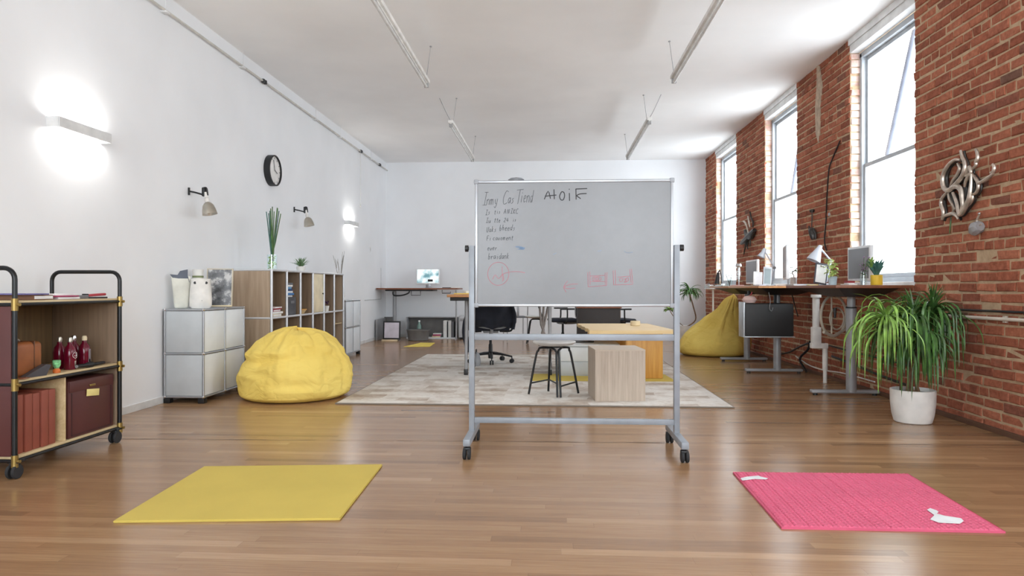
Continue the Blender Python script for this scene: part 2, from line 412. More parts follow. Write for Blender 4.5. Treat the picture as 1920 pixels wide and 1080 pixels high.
# brick wall ------------------------------------------------------------
wall = G()
segs = []; y = FWY
for a, b in WINS: segs.append((y, a)); y = b
segs.append((y, BW))
for a, b in segs: wall.box(RW+.008, RW+.17, a, b, 0, CH)
for a, b in WINS: wall.box(RW+.008, RW+.3, a, b, 0, SILL-.03); wall.box(RW+.10, RW+.3, a, b, HEAD+.06, CH)
wr = struct(wall, 'wall_right', MORTAR)
def put_brick(gg, x0, x1, y0, y1, z0, z1, j=.004):
    P = []
    for (X, Y, Z) in ((x0, y0, z0), (x0, y1, z0), (x0, y1, z1), (x0, y0, z1)):
        P.append(Vector((X+rnd.uniform(-j, j), Y+rnd.uniform(-j, j), Z+rnd.uniform(-j, j))))
    t_ = .006; c = sum(P, Vector())/4
    inner = [p.lerp(c, 0)+Vector((0, 0, 0)) for p in P]
    fr = []
    for p in P:
        s_ = Vector((0, -1 if p.y > c.y else 1, -1 if p.z > c.z else 1)); fr.append(p+Vector((0, s_.y*t_, s_.z*t_)))
    mid = [p+Vector((t_*.8, 0, 0)) for p in P]; bk = [Vector((x1, p.y, p.z)) for p in P]
    V = [[gg._v(q) for q in ring] for ring in (fr, mid, bk)]
    gg.b.faces.new(V[0])
    for A_, B_ in zip(V, V[1:]):
        for k in range(4): gg.b.faces.new([A_[k], A_[(k+1) % 4], B_[(k+1) % 4], B_[k]])
PITCH = .0745; rows = int(CH/PITCH)+1
g = G(); gj = G()
for r in range(rows):
    z0 = r*PITCH+.006; z1 = min(CH, z0+PITCH-.0145)
    hdr = (r % 7 == 3); L = .105 if hdr else .215
    parts = []
    if z1 < SILL-.02: parts = [(2.2, BW)]
    else: parts = [(max(a, 2.2), b) for a, b in segs if b > 2.2]
    for a, b in parts:
        y = a - (0 if a > 2.3 else rnd.random()*L)
        if a > 2.3 and r % 2: first = L*.5
        else: first = L
        k = 0
        while y < b-.01:
            ln = (first if k == 0 else L)*rnd.uniform(.93, 1.07); e = min(b, y+ln)
            if b-e < .05: e = b
            put_brick(g, RW+rnd.uniform(-.004, .006), RW+.03, y+.005+(rnd.uniform(-.008, .008) if k == 0 else 0), e-.006+(rnd.uniform(-.006, .012) if e == b else 0), z0+rnd.uniform(-.002, .002), z1+rnd.uniform(-.003, .003))
            y = e; k += 1
    # jamb bricks on the far side of each opening and the near side
    if z0 > SILL:
        for a, b in WINS[1:]:
            for yy0, yy1 in ((b-.004, b+.05), (a-.05, a+.006)):
                jx = RW+.012
                put_brick(gj, jx, RW+.125, yy0+rnd.uniform(-.012, .006) if yy1 > b else yy0, yy1 if yy1 > b else yy1+rnd.uniform(-.004, .008), z0, z1)
bo = g.build('brickwork', BRICK, wr, False); bj = gj.build('window_reveal', BRICKP, wr, False); bj['label'] = 'pale washed bricks lining the window openings'
# plaster smear on the pier between the first two windows
g = G(); P = [onX(px, py, RW-.006) for px, py in ((1531, 118), (1537, 125), (1541, 160), (1538, 200), (1537, 240), (1534, 268), (1529, 250), (1528, 200), (1531, 160))]
g.prism(P, (.01, 0, 0)); o = g.build('plaster_patch', plain('grey plaster', (176, 158, 138), .9, 0, .12, 20, .5, 90), wr, False)
# windows ---------------------------------------------------------------
for i, (a, b) in enumerate(WINS):
    t = bpy.data.objects.new('window_%d' % (i+1), None); COL.objects.link(t); t['kind'] = 'structure'; t.location = (RW+.15, (a+b)/2, SILL)
    of = t.location
    x0, x1 = RW+.10, RW+.19; W_ = .05
    g = G(); g.box(x0, x1, a, a+W_, SILL, HEAD, .004).box(x0, x1, b-W_, b, SILL, HEAD, .004).box(x0, x1, a, b, HEAD-.045, HEAD+.01, .004).box(x0, x1, a, b, SILL, SILL+.045, .004)
    g.build('window_frame', FRAMEM, t, False, of)
    g = G(); m_ = 2.25
    for za, zb, xx in ((SILL+.045, m_+.02, x0+.02), (m_-.02, HEAD-.045, x0+.045)):
        g.box(xx, xx+.03, a+W_, a+W_+.035, za, zb, .003).box(xx, xx+.03, b-W_-.035, b-W_, za, zb, .003).box(xx, xx+.03, a+W_+.036, b-W_-.036, za, za+.04, .003).box(xx, xx+.03, a+W_+.036, b-W_-.036, zb-.04, zb, .003)
    g.build('sash', FRAMEM, t, False, of)
    G().box(x0+.033, x0+.037, a+W_+.03, b-W_-.03, SILL+.08, m_-.015).build('pane', GLASS, t, False, of)
    G().box(x0+.058, x0+.062, a+W_+.03, b-W_-.03, m_+.015, HEAD-.08).build('pane', GLASS, t, False, of)
    G().box(RW-.015, RW+.16, a+.002, b-.002, SILL-.035, SILL, .004).build('window_sill', TRIM, t, False, of)
    g = G(); g.box(RW+.0, RW+.10, a+.002, b-.002, HEAD+.012, CH, .004).box(RW-.012, RW+.0, a-.01, b+.01, CH-.07, CH, .003)
    g.build('head_casing', TRIM, t, False, of)
    # slim diagonal stay outside the upper sash
    g = G(); g.tube([(RW+.42, b-.50, 3.57), (RW+.42, b+.07, 2.38)], .032, 10); g.build('stay', plain('blue grey metal', (120, 126, 142), .5), t, True, of)
for i, (a, b) in enumerate(REAR):  # unseen windows, added to brighten the room from behind
    t = bpy.data.objects.new('window_%d' % (i+6), None); COL.objects.link(t); t['kind'] = 'structure'; t.location = ((a+b)/2, FWY, .65)
    g = G(); g.box(a, a+.06, FWY-.1, FWY-.04, .65, 3.25).box(b-.06, b, FWY-.1, FWY-.04, .65, 3.25).box(a, b, FWY-.1, FWY-.04, .65, .71).box(a, b, FWY-.1, FWY-.04, 3.19, 3.25).box((a+b)/2-.03, (a+b)/2+.03, FWY-.1, FWY-.04, .71, 3.19)
    g.build('window_frame', FRAMEM, t, False, t.location)
# exposed conduits on the brick wall
g = G(); g.tube([(RW-.022, 3.0, .80), (RW-.022, 5.95, .78)], .013, 10)
for yy in (3.6, 4.7, 5.5): g.box(RW-.02, RW, yy-.012, yy+.012, .765, .81)
solo(g, 'conduit', plain('cream painted pipe', (205, 196, 184), .5), 'cream painted pipe running level along the brick wall behind the big plant', 'pipe')
g = G(); g.tube([(RW-.016, 3.0, .85), (RW-.016, 6.1, .832)], .008, 8); solo(g, 'cable', BLACK, 'thin black cable lying just above the cream pipe on the brick wall', 'cable')
g = G(); g.box(RW-.03, RW-.0, 2.6, BW, .0, .035, .004); struct(g, 'baseboard_right', plain('dusty brown skirting', (96, 66, 48), .8))
g = G(); g.box(LW, LW+.012, FWY, BW, 0, .06, .002); struct(g, 'baseboard_left', TRIM)
g = G(); g.box(LW+.013, RW, BW-.012, BW, 0, .06, .002); struct(g, 'baseboard_back', TRIM)
# rail high on the left wall --------------------------------------------
t = thing('cable_rail', 'long thin white rail running high along the left wall under the ceiling', 'rail', (LW+.03, 8, 3.4))
G().tube([(LW+.035, -1, 3.41), (LW+.035, 13.45, 3.40)], .011, 8).build('rail', plain('off white tube', (196, 194, 188), .5), t, True, t.location)
for yy in (5.6, 7.05, 9.3, 10.4, 12.2):
    G().box(LW, LW+.055, yy-.03, yy+.03, 3.385, 3.40, .002).tube([(LW+.035, yy, 3.40), (LW+.035, yy, CH)], .003, 6).build('bracket', TRIM, t, True, t.location)
for px, py in ((495, 152), (677, 288), (712, 312)):
    p = onX(px, py, LW+.035)
    G().box(p.x-.015, p.x+.02, p.y-.045, p.y-.008, 3.38, 3.425, .004).box(p.x-.015, p.x+.02, p.y+.008, p.y+.045, 3.38, 3.425, .004).build('clamp', BLACK, t, True, t.location)
p = onX(676, 290, LW+.05)
g = G(); g.tube([(p.x, p.y, 3.38), (p.x, p.y, 2.45)], .0035, 6).lathe([(0, 0), (.012, .005), (.012, .04), (0, .05)], (p.x, p.y, 2.41), 8)
solo(g, 'pull_cord', plain('pale grey cord', (190, 188, 184), .7), 'thin pale pull cord hanging down the left wall from the rail', 'cord')
# ------------------------------------------------------------------ ceiling tube lights
def tube_light(x, y0, y1, label, sgn):
    t = thing('ceiling_light', label, 'ceiling light', (x, (y0+y1)/2, 3.2), 0, 'suspended tube lights')
    L = (y1-y0)/2
    G().box(-.034, .034, -L, L, .0, .04, .006).box(-.012, .012, -L, L, -.012, 0, .002).build('housing', plain('grey light housing', (222, 221, 218), .5), t)
    for s in (-1, 1): G().box(-.024, .024, s*(L-.03)-.012, s*(L-.03)+.012, -.05, 0, .003).build('socket', plain('grey socket', (150, 150, 150), .5), t)
    G().tube([(0, -L+.04, -.038), (0, L-.04, -.038)], .014, 10).build('tube', plain('unlit white glass tube', (206, 206, 204), .25), t)
    for s in (-1, 1):
        G().tube([(sgn*.02, s*(L-.12), .04), (sgn*.06, s*(L-.12)+.02, CH-3.2)], .0028, 6).lathe([(0, -.012), (.012, -.01), (.012, 0)], (sgn*.06, s*(L-.12)+.02, CH-3.2), 8).build('hanger_wire', GREYST, t)
    return t
for x, s in ((-1.335, -1), (1.29, 1)):
    side = 'left' if x < 0 else 'right'
    tube_light(x, 4.7, 7.12, 'grey unlit tube light hanging from ceiling, nearer one of the %s row' % side, -s)
    tb = tube_light(x, 8.82, 11.32, 'grey unlit tube light hanging from ceiling, farther one of the %s row' % side, -s)
    G().tube(smooth_path([(0, -1.2, .03), (s*.05, -1.25, .12), (s*.17, -1.12, CH-3.2)], 5), .004, 6).build('power_cord', GREYST, tb)
# ------------------------------------------------------------------ wall sconces (lit)
def sconce(y0, y1, z, label, W=14):
    t = thing('wall_light', label, 'wall light', (LW, (y0+y1)/2, z), 0, 'lit wall lights'); L = (y1-y0)/2
    g = G(); g.box(.085, .093, -L, L, -.035, .035, .001).box(0, .084, -L, -L+.008, -.035, .035).box(0, .084, L-.008, L, -.035, .035).box(0, .006, -L+.01, L-.01, -.03, .03)
    g.build('housing', TRIM, t, False)
    g = G(); g.box(.03, .06, -L+.02, L-.02, -.008, .008, .003)
    g.build('lamp_tube', emit('warm white lamp', (255, 250, 238), 6), t, True)
    for s in (-1, 1):
        d = bpy.data.lights.new('sconce_glow', 'AREA'); d.shape = 'RECTANGLE'; d.size = .05; d.size_y = 2*L-.06; d.energy = W; d.color = (1, .98, .93)
        o = bpy.data.objects.new('sconce_glow', d); COL.objects.link(o); o.parent = t; o.location = (.045, 0, s*.014)
        o.rotation_euler = (R_(180) if s > 0 else 0, 0, 0)
    return t
sconce(4.27, 4.80, 2.115, 'long white up and down light glowing on the left wall above the trolley', 3)
sconce(10.72, 11.22, 2.075, 'small lit white wall light far along the left wall past the oak shelf', 2.2)
# clock
t = thing('wall_clock', 'round white clock with a black rim on the left wall', 'clock', (LW, 7.83, 2.41))
M = Matrix.Rotation(R_(90), 4, 'Y')
G().lathe([(0, 0), (.185, 0), (.185, .07), (.17, .075), (.17, .055)], (0, 0, 0), 48, M=M).build('rim', BLACK, t)
G().lathe([(0, .052), (.171, .052)], (0, 0, 0), 48, M=M).build('face', plain('clock face white', (226, 224, 222), .4), t)
for k in range(12):
    a = k*math.pi/6; G().rbox((.056, .148*math.sin(a), .148*math.cos(a)), (.002, .006, .022), Matrix.Rotation(-a, 4, 'X')).build('hour_mark', BLACK, t)
G().rbox((.060, -.018, .06), (.003, .008, .13), Matrix.Rotation(.28, 4, 'X')).build('minute_hand', BLACK, t)
G().rbox((.063, .03, -.012), (.003, .009, .075), Matrix.Rotation(-1.95, 4, 'X')).build('hour_hand', BLACK, t)
# black-armed wall lamps
def wall_spot(y, z, label):
    t = thing('wall_lamp', label, 'wall lamp', (LW, y, z), 0, 'black-armed wall lamps')
    G().box(0, .014, -.010, .010, -.035, .035, .003).build('wall_plate', BLACK, t)
    G().tube([(.012, 0, .0), (.07, -.004, -.012), (.15, 0, -.035)], .008, 8).build('arm', BLACK, t)
    G().box(.135, .165, -.02, .02, -.05, .035, .010, 3).tube(smooth_path([(.150, 0, .03), (.172, 0, .028), (.18, 0, .0), (.185, 0, -.04)], 5), .009, 8).build('bracket', BLACK, t)
    M2 = Matrix.Rotation(R_(-12), 4, 'Y')
    G().lathe([(0, .02), (.016, .02), (.018, -.03), (.014, -.035), (.022, -.042), (.022, -.075), (0, -.08)], (.168, 0, -.03), 16, M=M2).build('neck', plain('white lamp neck', (215, 212, 208), .4), t)
    c = Vector((.168, 0, -.03)) + M2 @ Vector((0, 0, -.075))
    G().lathe([(.012, 0), (.032, -.008), (.048, -.03), (.058, -.065), (.065, -.105), (.067, -.115), (.063, -.105), (.055, -.065), (.044, -.03), (.028, -.014), (0, -.006)], c, 28, M=M2).build('lamp_shade', NICKEL, t)
    return t
wall_spot(6.02, 1.90, 'nickel wall lamp on black arm above the grey cabinet')
wall_spot(8.57, 2.03, 'nickel wall lamp on black arm above the oak shelf and small plant')
# ================================================================== left side
# ---- bar trolley with burgundy end panel
TX0, TX1, TY0, TY1 = -3.26, -2.80, 3.33, 4.18
Z0, Z1, Z2 = .105, .505, .925
t = thing('storage_trolley', 'oak storage trolley with black tube frame and burgundy end panel by the left wall', 'trolley', (-3.03, 3.755, 0)); of = t.location
for yy in (TY0, TY1):
    top = 1.105
    P = [(TX0, yy, Z0), (TX0, yy, top-.06)] + arc((TX0+.06, yy, top-.06), .06, math.pi, math.pi/2, 6)[1:] + arc((TX1-.06, yy, top-.06), .06, math.pi/2, 0, 6) + [(TX1, yy, Z0)]
    G().tube(P, .0125, 12).build('tube_handle', BLKMET, t, True, of)
for zz in (Z0, Z1, Z2):
    g = G()
    for xx in (TX0, TX1): g.tube([(xx, TY0, zz-.012), (xx, TY1, zz-.012)], .0095, 10)
    for yy in (TY0, TY1): g.tube([(TX0, yy, zz-.012), (TX1, yy, zz-.012)], .0095, 10)
    g.build('rail', BLKMET, t, True, of)
    G().box(TX0+.012, TX1-.008, TY0+.014, TY1-.014, zz-.006, zz+.008, .002).build('shelf', OAKX, t, True, of)
for xx in (TX0, TX1):
    for yy in (TY0, TY1):
        for zz in (Z0, Z1, Z2):
            g = G(); g.lathe([(0, -.032), (.0165, -.032), (.0165, .032), (.0, .032)], (xx, yy, zz-.012), 14)
            g.tube([(xx-.03, yy, zz-.012), (xx+.03 if xx > -3 else xx+.02, yy, zz-.012)], .0085, 8); g.build('brass_joint', BRASS, t, True, of)
G().box(TX0+.012, TX1-.018, TY0-.004, TY0+.008, Z0+.012, Z2-.022, .001).build('end_panel', BURG, t, True, of)['label'] = 'burgundy end panel'
G().box(TX0+.012, TX1-.012, TY0+.009, TY0+.021, Z0+.009, Z2-.022, .001).build('side_panel', OAKX, t, True, of)
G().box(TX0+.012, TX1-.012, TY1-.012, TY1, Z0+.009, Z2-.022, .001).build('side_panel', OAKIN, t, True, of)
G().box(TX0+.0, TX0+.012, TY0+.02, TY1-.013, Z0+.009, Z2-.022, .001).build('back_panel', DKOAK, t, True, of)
G().box(TX0+.014, TX1-.014, 3.705, 3.717, Z0+.009, Z1-.007, .001).build('divider', OAKX, t, True, of)
for xx in (TX0+.01, TX1-.01):
    for yy in (TY0+.02, TY1-.02):
        G().box(xx-.028, xx+.028, yy-.028, yy+.028, .082, .094, .003).tube([(xx, yy, .04), (xx, yy, .085)], .014, 8).box(xx-.02, xx+.02, yy-.03, yy+.01, .06, .085, .008).build('caster_fork', BLACK, t, True, of)
        cw = G()
        for s in (-.016, .016): cw.lathe([(0, -.008), (.034, -.008), (.038, -.004), (.038, .004), (.034, .008), (0, .008)], (xx+s, yy-.012, .038), 20, M=Matrix.Rotation(R_(90), 4, 'Y'))
        cw.build('caster_wheel', RUBBER, t, True, of)
# binders
for k in range(5):
    y = 3.372+k*.0585
    b = thing('binder', 'brick red linen binder in the trolley, %s' % ['nearest the camera', 'second from the camera', 'middle one of the five', 'fourth from the camera', 'farthest one, beside the divider'][k], 'binder', (-2.967, y+.027, Z0+.009), 0, 'red binders on the bottom trolley shelf')
    G().box(-.14, .135+.005*(k % 2), -.0245, .0255, 0, .315-.004*(k % 3), .003).build('cover', REDB, b)
    G().box(-.145, -.135+.02, -.022, .022, .008, .30, .001).build('pages', PAPER, b)
# storage box
b = thing('storage_box', 'burgundy storage box with brass latch on the bottom shelf of the trolley', 'box', (-2.985, 3.945, Z0+.009))
G().box(-.19, .165, -.20, .20, 0, .335, .004).build('body', BURG, b)
G().box(.165, .169, -.195, .195, .27, .332, .001).build('lid_flap', BURG, b)
G().box(.169, .176, -.03, .02, .285, .297, .002).build('latch', BRASS, b)
G().rbox((.172, .0, .245), (.004, .11, .042), Matrix.Rotation(-.10, 4, 'X'), .001).build('label_tag', plain('creamy yellow paper', (230, 214, 140), .7), b)
g = G()
for s in (-1, 1): g.box(.165, .168, s*.175-.003, s*.175+.003, .01, .265)
g.box(.165, .168, -.175, .175, .01, .016); g.build('stitching', plain('dark burgundy seam', (60, 30, 30), .6), b, False)
# leather bag
b = thing('leather_bag', 'small tan leather case on the middle trolley shelf', 'bag', (-2.945, 3.50, Z1+.009))
G().box(-.085, .085, -.105, .105, 0, .19, .028, 4).build('body', TAN, b)
G().box(-.087, .087, .032, .040, .01, .193, .003).build('zip', plain('dark tan zip', (90, 52, 30), .5), b)
G().tube(smooth_path([(-.01, -.05, .185), (0, -.04, .20), (0, .02, .20), (0, .035, .185)], 4), .006, 8).build('strap', plain('grey strap', (150, 140, 130), .5), b)
# bottles
BP = [(-2.955, 3.85, 'at the back left of the bottles'), (-2.87, 3.825, 'with a white round emblem, at the front'), (-2.965, 3.985, 'with a silver cap, behind the emblem bottle'), (-2.875, 3.955, 'with a cream cap, rightmost of the bottles')]
for k, (x, y, s_) in enumerate(BP):
    b = thing('glass_bottle', 'maroon glass bottle on the middle trolley shelf, ' + s_, 'bottle', (x, y, Z1+.009), 0, 'maroon bottles on the middle shelf')
    G().lathe([(0, 0), (.030, 0), (.033, .006), (.033, .10), (.028, .128), (.014, .148), (.012, .165), (0, .165)], (0, 0, 0), 24).build('body', MAROON, b)
    G().lathe([(0, 0), (.014, 0), (.015, .016), (.011, .028), (0, .03)], (0, 0, .163), 14).build('cap', [NICKEL, NICKEL, CHROME, CREAM][k], b)
    if k == 1:
        MM = Matrix.Rotation(R_(90), 4, 'Y')
        g = G(); g.tube([(.0345*math.cos(q*.1)*1, .0, 0) for q in range(2)], .001, 3) if False else None
        g = G(); P = [Vector((.0335*math.cos(a_ := .018*math.cos(u)/.0335)+.0006, .0335*math.sin(a_), .085+.018*math.sin(u))) for u in [q*math.pi/10 for q in range(20)]]
        g.tube(P, .0012, 5, closed=True); g.tube(smooth_path([(.0345, -.01, .085), (.0345, -.003, .079), (.0345, .008, .086)], 4), .0014, 5); g.tube([(.0345, -.006, .092), (.0345, .007, .093)], .0012, 5)
        g.build('round_emblem', PAPER, b)
    if k >= 1:
        g = G(); g.box(.0325, .0342, -.006, .006, .02, .05, .0005); g.build('label', NICKEL, b)
    if k == 3:
        g = G(); g.box(.0325, .0342, -.01, .01, .03, .11, .0005); g.build('label', plain('grey label', (120, 110, 114), .5), b)
# small things on that shelf
b = thing('small_bottle', 'tiny bottle with green top and orange base in front of the leather case', 'bottle', (-2.83, 3.665, Z1+.009))
G().lathe([(0, 0), (.018, 0), (.02, .012), (.012, .026), (0, .026)], (0, 0, 0), 16).build('base', plain('orange rubber', (206, 110, 50), .5), b)
G().lathe([(.0, .024), (.012, .026), (.02, .045), (.021, .07), (.016, .073), (0, .073)], (0, 0, 0), 16).build('top', plain('teal and green print', (110, 170, 120), .5, 0, .4, 60), b)
g = G(); g.prism([(-.08, -.012, 0), (.06, -.012, 0), (.09, -.012, .055), (.06, -.012, .062)], (0, .035, 0)); solo(g, 'wedge_case', plain('slate case', (72, 70, 74), .45), 'dark grey wedge-shaped case beside the tiny orange bottle', 'case', (-2.828, 3.50, Z1+.009), 1.4, smooth=False)
g = G(); g.box(-.05, .05, -.025, .025, 0, .006, .002); solo(g, 'card', WALNUT, 'small brown card at the near edge of the middle trolley shelf', 'card', (-2.845, 3.40, Z1+.009), .3)
b = thing('door_buzzer', 'black tube lying in front of the maroon bottles', 'tube', (-2.823, 3.885, Z1+.009+.017), 1.5); b.name = 'flashlight'; b['category'] = 'flashlight'; b['label'] = 'short black flashlight lying in front of the maroon bottles'
G().tube([(-.06, 0, 0), (.01, 0, 0), (.02, 0, 0), (.06, 0, 0)], [.011, .011, .016, .017], 14).build('body', BLACK, b)
G().tube([(-.066, 0, 0), (-.06, 0, 0)], .009, 12).build('end_cap', GREYST, b)
b = thing('penknife', 'black handled knife lying at the far end of the middle shelf', 'knife', (-2.85, 4.06, Z1+.009), 1.6)
G().box(-.08, .04, -.012, .012, .002, .02, .006, 3).build('handle', BLACK, b)
G().prism([(.04, -.008, .008), (.11, -.002, .008), (.04, .008, .008)], (0, 0, .002)).build('blade', CHROME, b)
# on top of the trolley
TOP = Z2+.009
def stack(name, label, cat, x, y, z, sx_, sy_, items, rz=0, group=None):
    """returns z after a pile of separate flat things"""
    for k, (nm, lb, ct, m, h, dx, dy, r) in enumerate(items):
        b = thing(nm, lb, ct, (x+dx, y+dy, z), rz+r, group)
        G().box(-sx_/2, sx_/2, -sy_/2, sy_/2, 0, h, min(.002, h*.3)).build('cover', m, b)
        if h > .012: G().box(-sx_/2+.006, sx_/2+.001, -sy_/2+.004, sy_/2-.004, h*.2, h*.8).build('pages', PAPER, b)
        z += h+.0006
    return z
stack('', '', '', -2.95, 3.55, TOP, .26, .15, [('folder', 'brown card folder at the near end of the trolley top, under a blue one', 'folder', plain('brown card', (120, 84, 62), .6), .028, 0, 0, .04), ('document', 'slim purple blue document cover on the brown folder', 'document', plain('violet card', (104, 100, 150), .5), .008, .02, -.05, -.1)])
zz = stack('', '', '', -2.95, 3.745, TOP, .24, .18, [('magazine', 'pale magazine at the bottom of the pile on the trolley', 'magazine', plain('pale print', (196, 190, 200), .4), .014, 0, .02, .0), ('magazine', 'red striped magazine in the pile on the trolley', 'magazine', MAGENTA, .007, .01, .0, -.03), ('magazine', 'white magazine on top of the pile on the trolley', 'magazine', PAPER, .010, -.01, .01, .05)])
g = G(); g.box(-.07, .07, -.06, .06, 0, .022, .004); solo(g, 'grey_case', plain('mid grey case', (112, 112, 116), .5), 'flat grey case on the trolley top past the magazines', 'case', (-2.94, 3.93, TOP), .1)
b = thing('stapler', 'black and red stapler at the far end of the trolley top', 'stapler', (-2.89, 4.07, TOP), 1.3)
G().box(-.075, .075, -.02, .02, 0, .01, .003).build('base', BLACK, b); G().rbox((0, 0, .022), (.14, .03, .016), Matrix.Rotation(-.06, 4, 'Y'), .005).build('arm', REDM, b); G().box(-.075, -.055, -.018, .018, .008, .03, .003).build('hinge', BLACK, b)
for y, s_ in ((3.33, 0),):
    g = G(); g.box(-.20, .20, -.08, .08, 0, .02, .002)

# ---- modular steel cabinets
def usm(name, label, x0, x1, y0, y1, z0, zrows, cols, face='X', cat='cabinet', panel=USMW, endp=USMG):
    """tube-framed cabinet; its doors look towards +X, one column per step in Y"""
    t = thing(name, label, cat, ((x0+x1)/2, (y0+y1)/2, 0)); of = t.location; r = .0095
    ys = [y0+(y1-y0)*k/cols for k in range(cols+1)]
    for x in (x0, x1):
        for y in (ys if x == x1 else (y0, y1)): G().tube([(x, y, z0), (x, y, zrows[-1])], r, 10).build('post', ALU, t, True, of)
    g = G()
    for z in zrows:
        for x in (x0, x1): g.tube([(x, y0, z), (x, y1, z)], r, 8)
        for y in (y0, y1): g.tube([(x0, y, z), (x1, y, z)], r, 8)
    g.build('rails', ALU, t, True, of)
    g = G()
    for z in zrows:
        for x, yy in [(x1, y) for y in ys]+[(x0, y0), (x0, y1)]: g.lathe([(0, -.0135), (.0095, -.0095), (.0135, 0), (.0095, .0095), (0, .0135)], (x, yy, z), 12)
    g.build('ball_joints', CHROME, t, True, of)
    for za, zb in zip(zrows, zrows[1:]):
        for ya, yb in zip(ys, ys[1:]):
            G().box(x1-.006, x1+.001, ya+.012, yb-.012, za+.012, zb-.012, .002).build('door', panel, t, True, of)
        for y in (y0, y1): G().box(x0+.011, x1-.011, y-.002, y+.002, za+.011, zb-.011, .001).build('side_panel', endp, t, True, of)
    G().box(x0, x1, y0, y1, zrows[-1]-.004, zrows[-1]+.008, .001).build('top', endp, t, True, of)
    G().box(x0+.01, x1-.01, y0+.01, y1-.01, zrows[0]-.003, zrows[0]+.003).build('bottom', endp, t, True, of)
    for x in (x0+.02, x1-.02):
        for y in (y0+.02, y1-.02): G().box(x-.028, x+.028, y-.028, y+.028, 0, z0-.006, .004).build('foot', BLACK, t, True, of)
    return t
usm('steel_cabinet', 'low pale grey steel cabinet nearest the trolley with four doors', -3.345, -3.0, 5.6, 6.36, .05, [.055, .43, .81], 2)
usm('steel_cabinet', 'small pale grey steel cabinet behind the far end of the oak shelf', -3.3, -2.9, 9.28, 9.98, .05, [.055, .43, .815], 2)
CT = .82
# vases and picture on the near cabinet
g = G()
for k in range(1): g.lathe([(0, 0), (.072, 0), (.09, .02), (.092, .08), (.087, .17), (.078, .24), (.082, .262), (.076, .262), (.07, .24), (0, .235)], (0, 0, 0), 32, sq=(.7, 1))
b = thing('bunny_vase', 'matt white ceramic vase with two dark holes on the grey cabinet', 'vase', (-3.10, 5.74, CT)); b.name = 'ceramic_vase'
g.build('body', CERW, b)
b.rotation_euler.z = R_(-62)
for s in (-1, 1): G().lathe([(0, 0), (.012, 0), (.012, .006), (0, .006)], (.043, s*.045, .225), 12, M=Matrix.Rotation(R_(80), 4, 'Y')).build('hole', BLACK, b)
for x_, z_ in ((.088, .10),): G().lathe([(0, 0), (.006, 0), (0, .004)], (.062, .01, .07), 10, M=Matrix.Rotation(R_(88), 4, 'Y')).build('small_hole', GREYST, b)
b = thing('bud_vase', 'tall white bottle-shaped vase behind the matt white vase', 'vase', (-3.245, 5.96, CT)); b.name = 'bottle_vase'
G().lathe([(0, 0), (.06, 0), (.07, .05), (.06, .20), (.045, .26), (.045, .32), (.05, .35), (.044, .352), (.038, .31), (0, .30)], (0, 0, 0), 24).build('body', CERW, b)
G().lathe([(.0455, 0), (.0475, 0), (.0475, .018), (.0455, .018)], (0, 0, .275), 24).build('green_band', plain('olive band', (120, 130, 90), .6), b)
b = thing('pillow_bag', 'white paper bag with a slate grey star print leaning on the left wall', 'bag', (-3.255, 5.70, CT)); b.name = 'paper_bag'
g = G(); g.box(-.03, .03, -.06, .06, 0, .29, .02, 3); o = g.build('body', plain('warm white paper', (214, 214, 204), .8), b)
for v in o.data.vertices:
    k = v.co.z/.33; v.co.y *= .9+.5*k; v.co.x *= 1-.5*k
g = G(); g.prism([(.0, -.09, .30), (.0, -.03, .295), (.0, -.01, .33), (.0, .05, .345), (.0, .05, .29), (.0, .065, .23), (.0, .0, .235), (.0, -.02, .215), (.0, -.03, .265), (0, -.07, .27)], (.018, 0, 0)); g.build('star_print', plain('slate grey print', (92, 98, 110), .7), b, False); b.rotation_euler.z = R_(-55)
b = thing('framed_photo', 'black and white photo of blossoms in a thin frame leaning on the cabinet', 'picture', (-3.08, 6.03, CT+.004)); b.rotation_euler = (R_(-7), 0, R_(-2)); b.rotation_euler = (R_(-8), 0, R_(14))
G().box(-.115, .115, -.012, .012, 0, .36, .002).build('frame', plain('thin pale frame', (190, 180, 160), .5), b)
G().box(-.105, .105, -.014, -.0121, .016, .35).build('photo', photo_mat(), b)
G().box(-.112, .112, -.0145, -.01, .002, .014, .001).build('ledge', CREAM, b)
# ---- long oak shelf
SX0, SX1, SY0, SY1 = -3.345, -2.86, 6.68, 9.05
t = thing('oak_shelving', 'long oak shelving unit with white steel posts along the left wall', 'shelf', ((SX0+SX1)/2, (SY0+SY1)/2, 0)); of = t.location
ys = [SY0+(SY1-SY0)*k/6 for k in range(7)]; zs = [.18, .69, 1.185]
PM = plain('white steel tube', (214, 216, 220), .35, .3, .02)
for y in ys:
    G().tube([(SX1, y, zs[0]), (SX1, y, zs[2])], .013, 10).build('post', PM, t, True, of)
for y in (ys[0], ys[-1]): G().tube([(SX0, y, zs[0]), (SX0, y, zs[2])], .013, 10).build('post', PM, t, True, of)
for z in zs:
    g = G(); g.tube([(SX1, SY0, z), (SX1, SY1, z)], .012, 8); g.tube([(SX0, SY0, z), (SX0, SY1, z)], .012, 8)
    for y in (SY0, SY1): g.tube([(SX0, y, z), (SX1, y, z)], .012, 8)
    g.build('rail', PM, t, True, of)
    G().box(SX0+.01, SX1-.012, SY0+.01, SY1-.01, z-.006, z+.008).build('shelf', OAKX if z < 1 else TRIM, t, True, of)
for za, zb in zip(zs, zs[1:]):
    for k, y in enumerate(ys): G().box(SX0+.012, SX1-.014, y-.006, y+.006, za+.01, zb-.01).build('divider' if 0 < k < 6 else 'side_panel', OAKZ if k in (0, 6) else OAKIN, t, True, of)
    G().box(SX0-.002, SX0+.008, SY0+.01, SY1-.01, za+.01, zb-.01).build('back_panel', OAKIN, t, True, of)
G().box(SX1-.012, SX1-.004, ys[3]+.014, ys[4]-.014, zs[1]+.014, zs[2]-.014, .002).build('door', plain('cream lacquer', (222, 208, 176), .5), t, True, of)
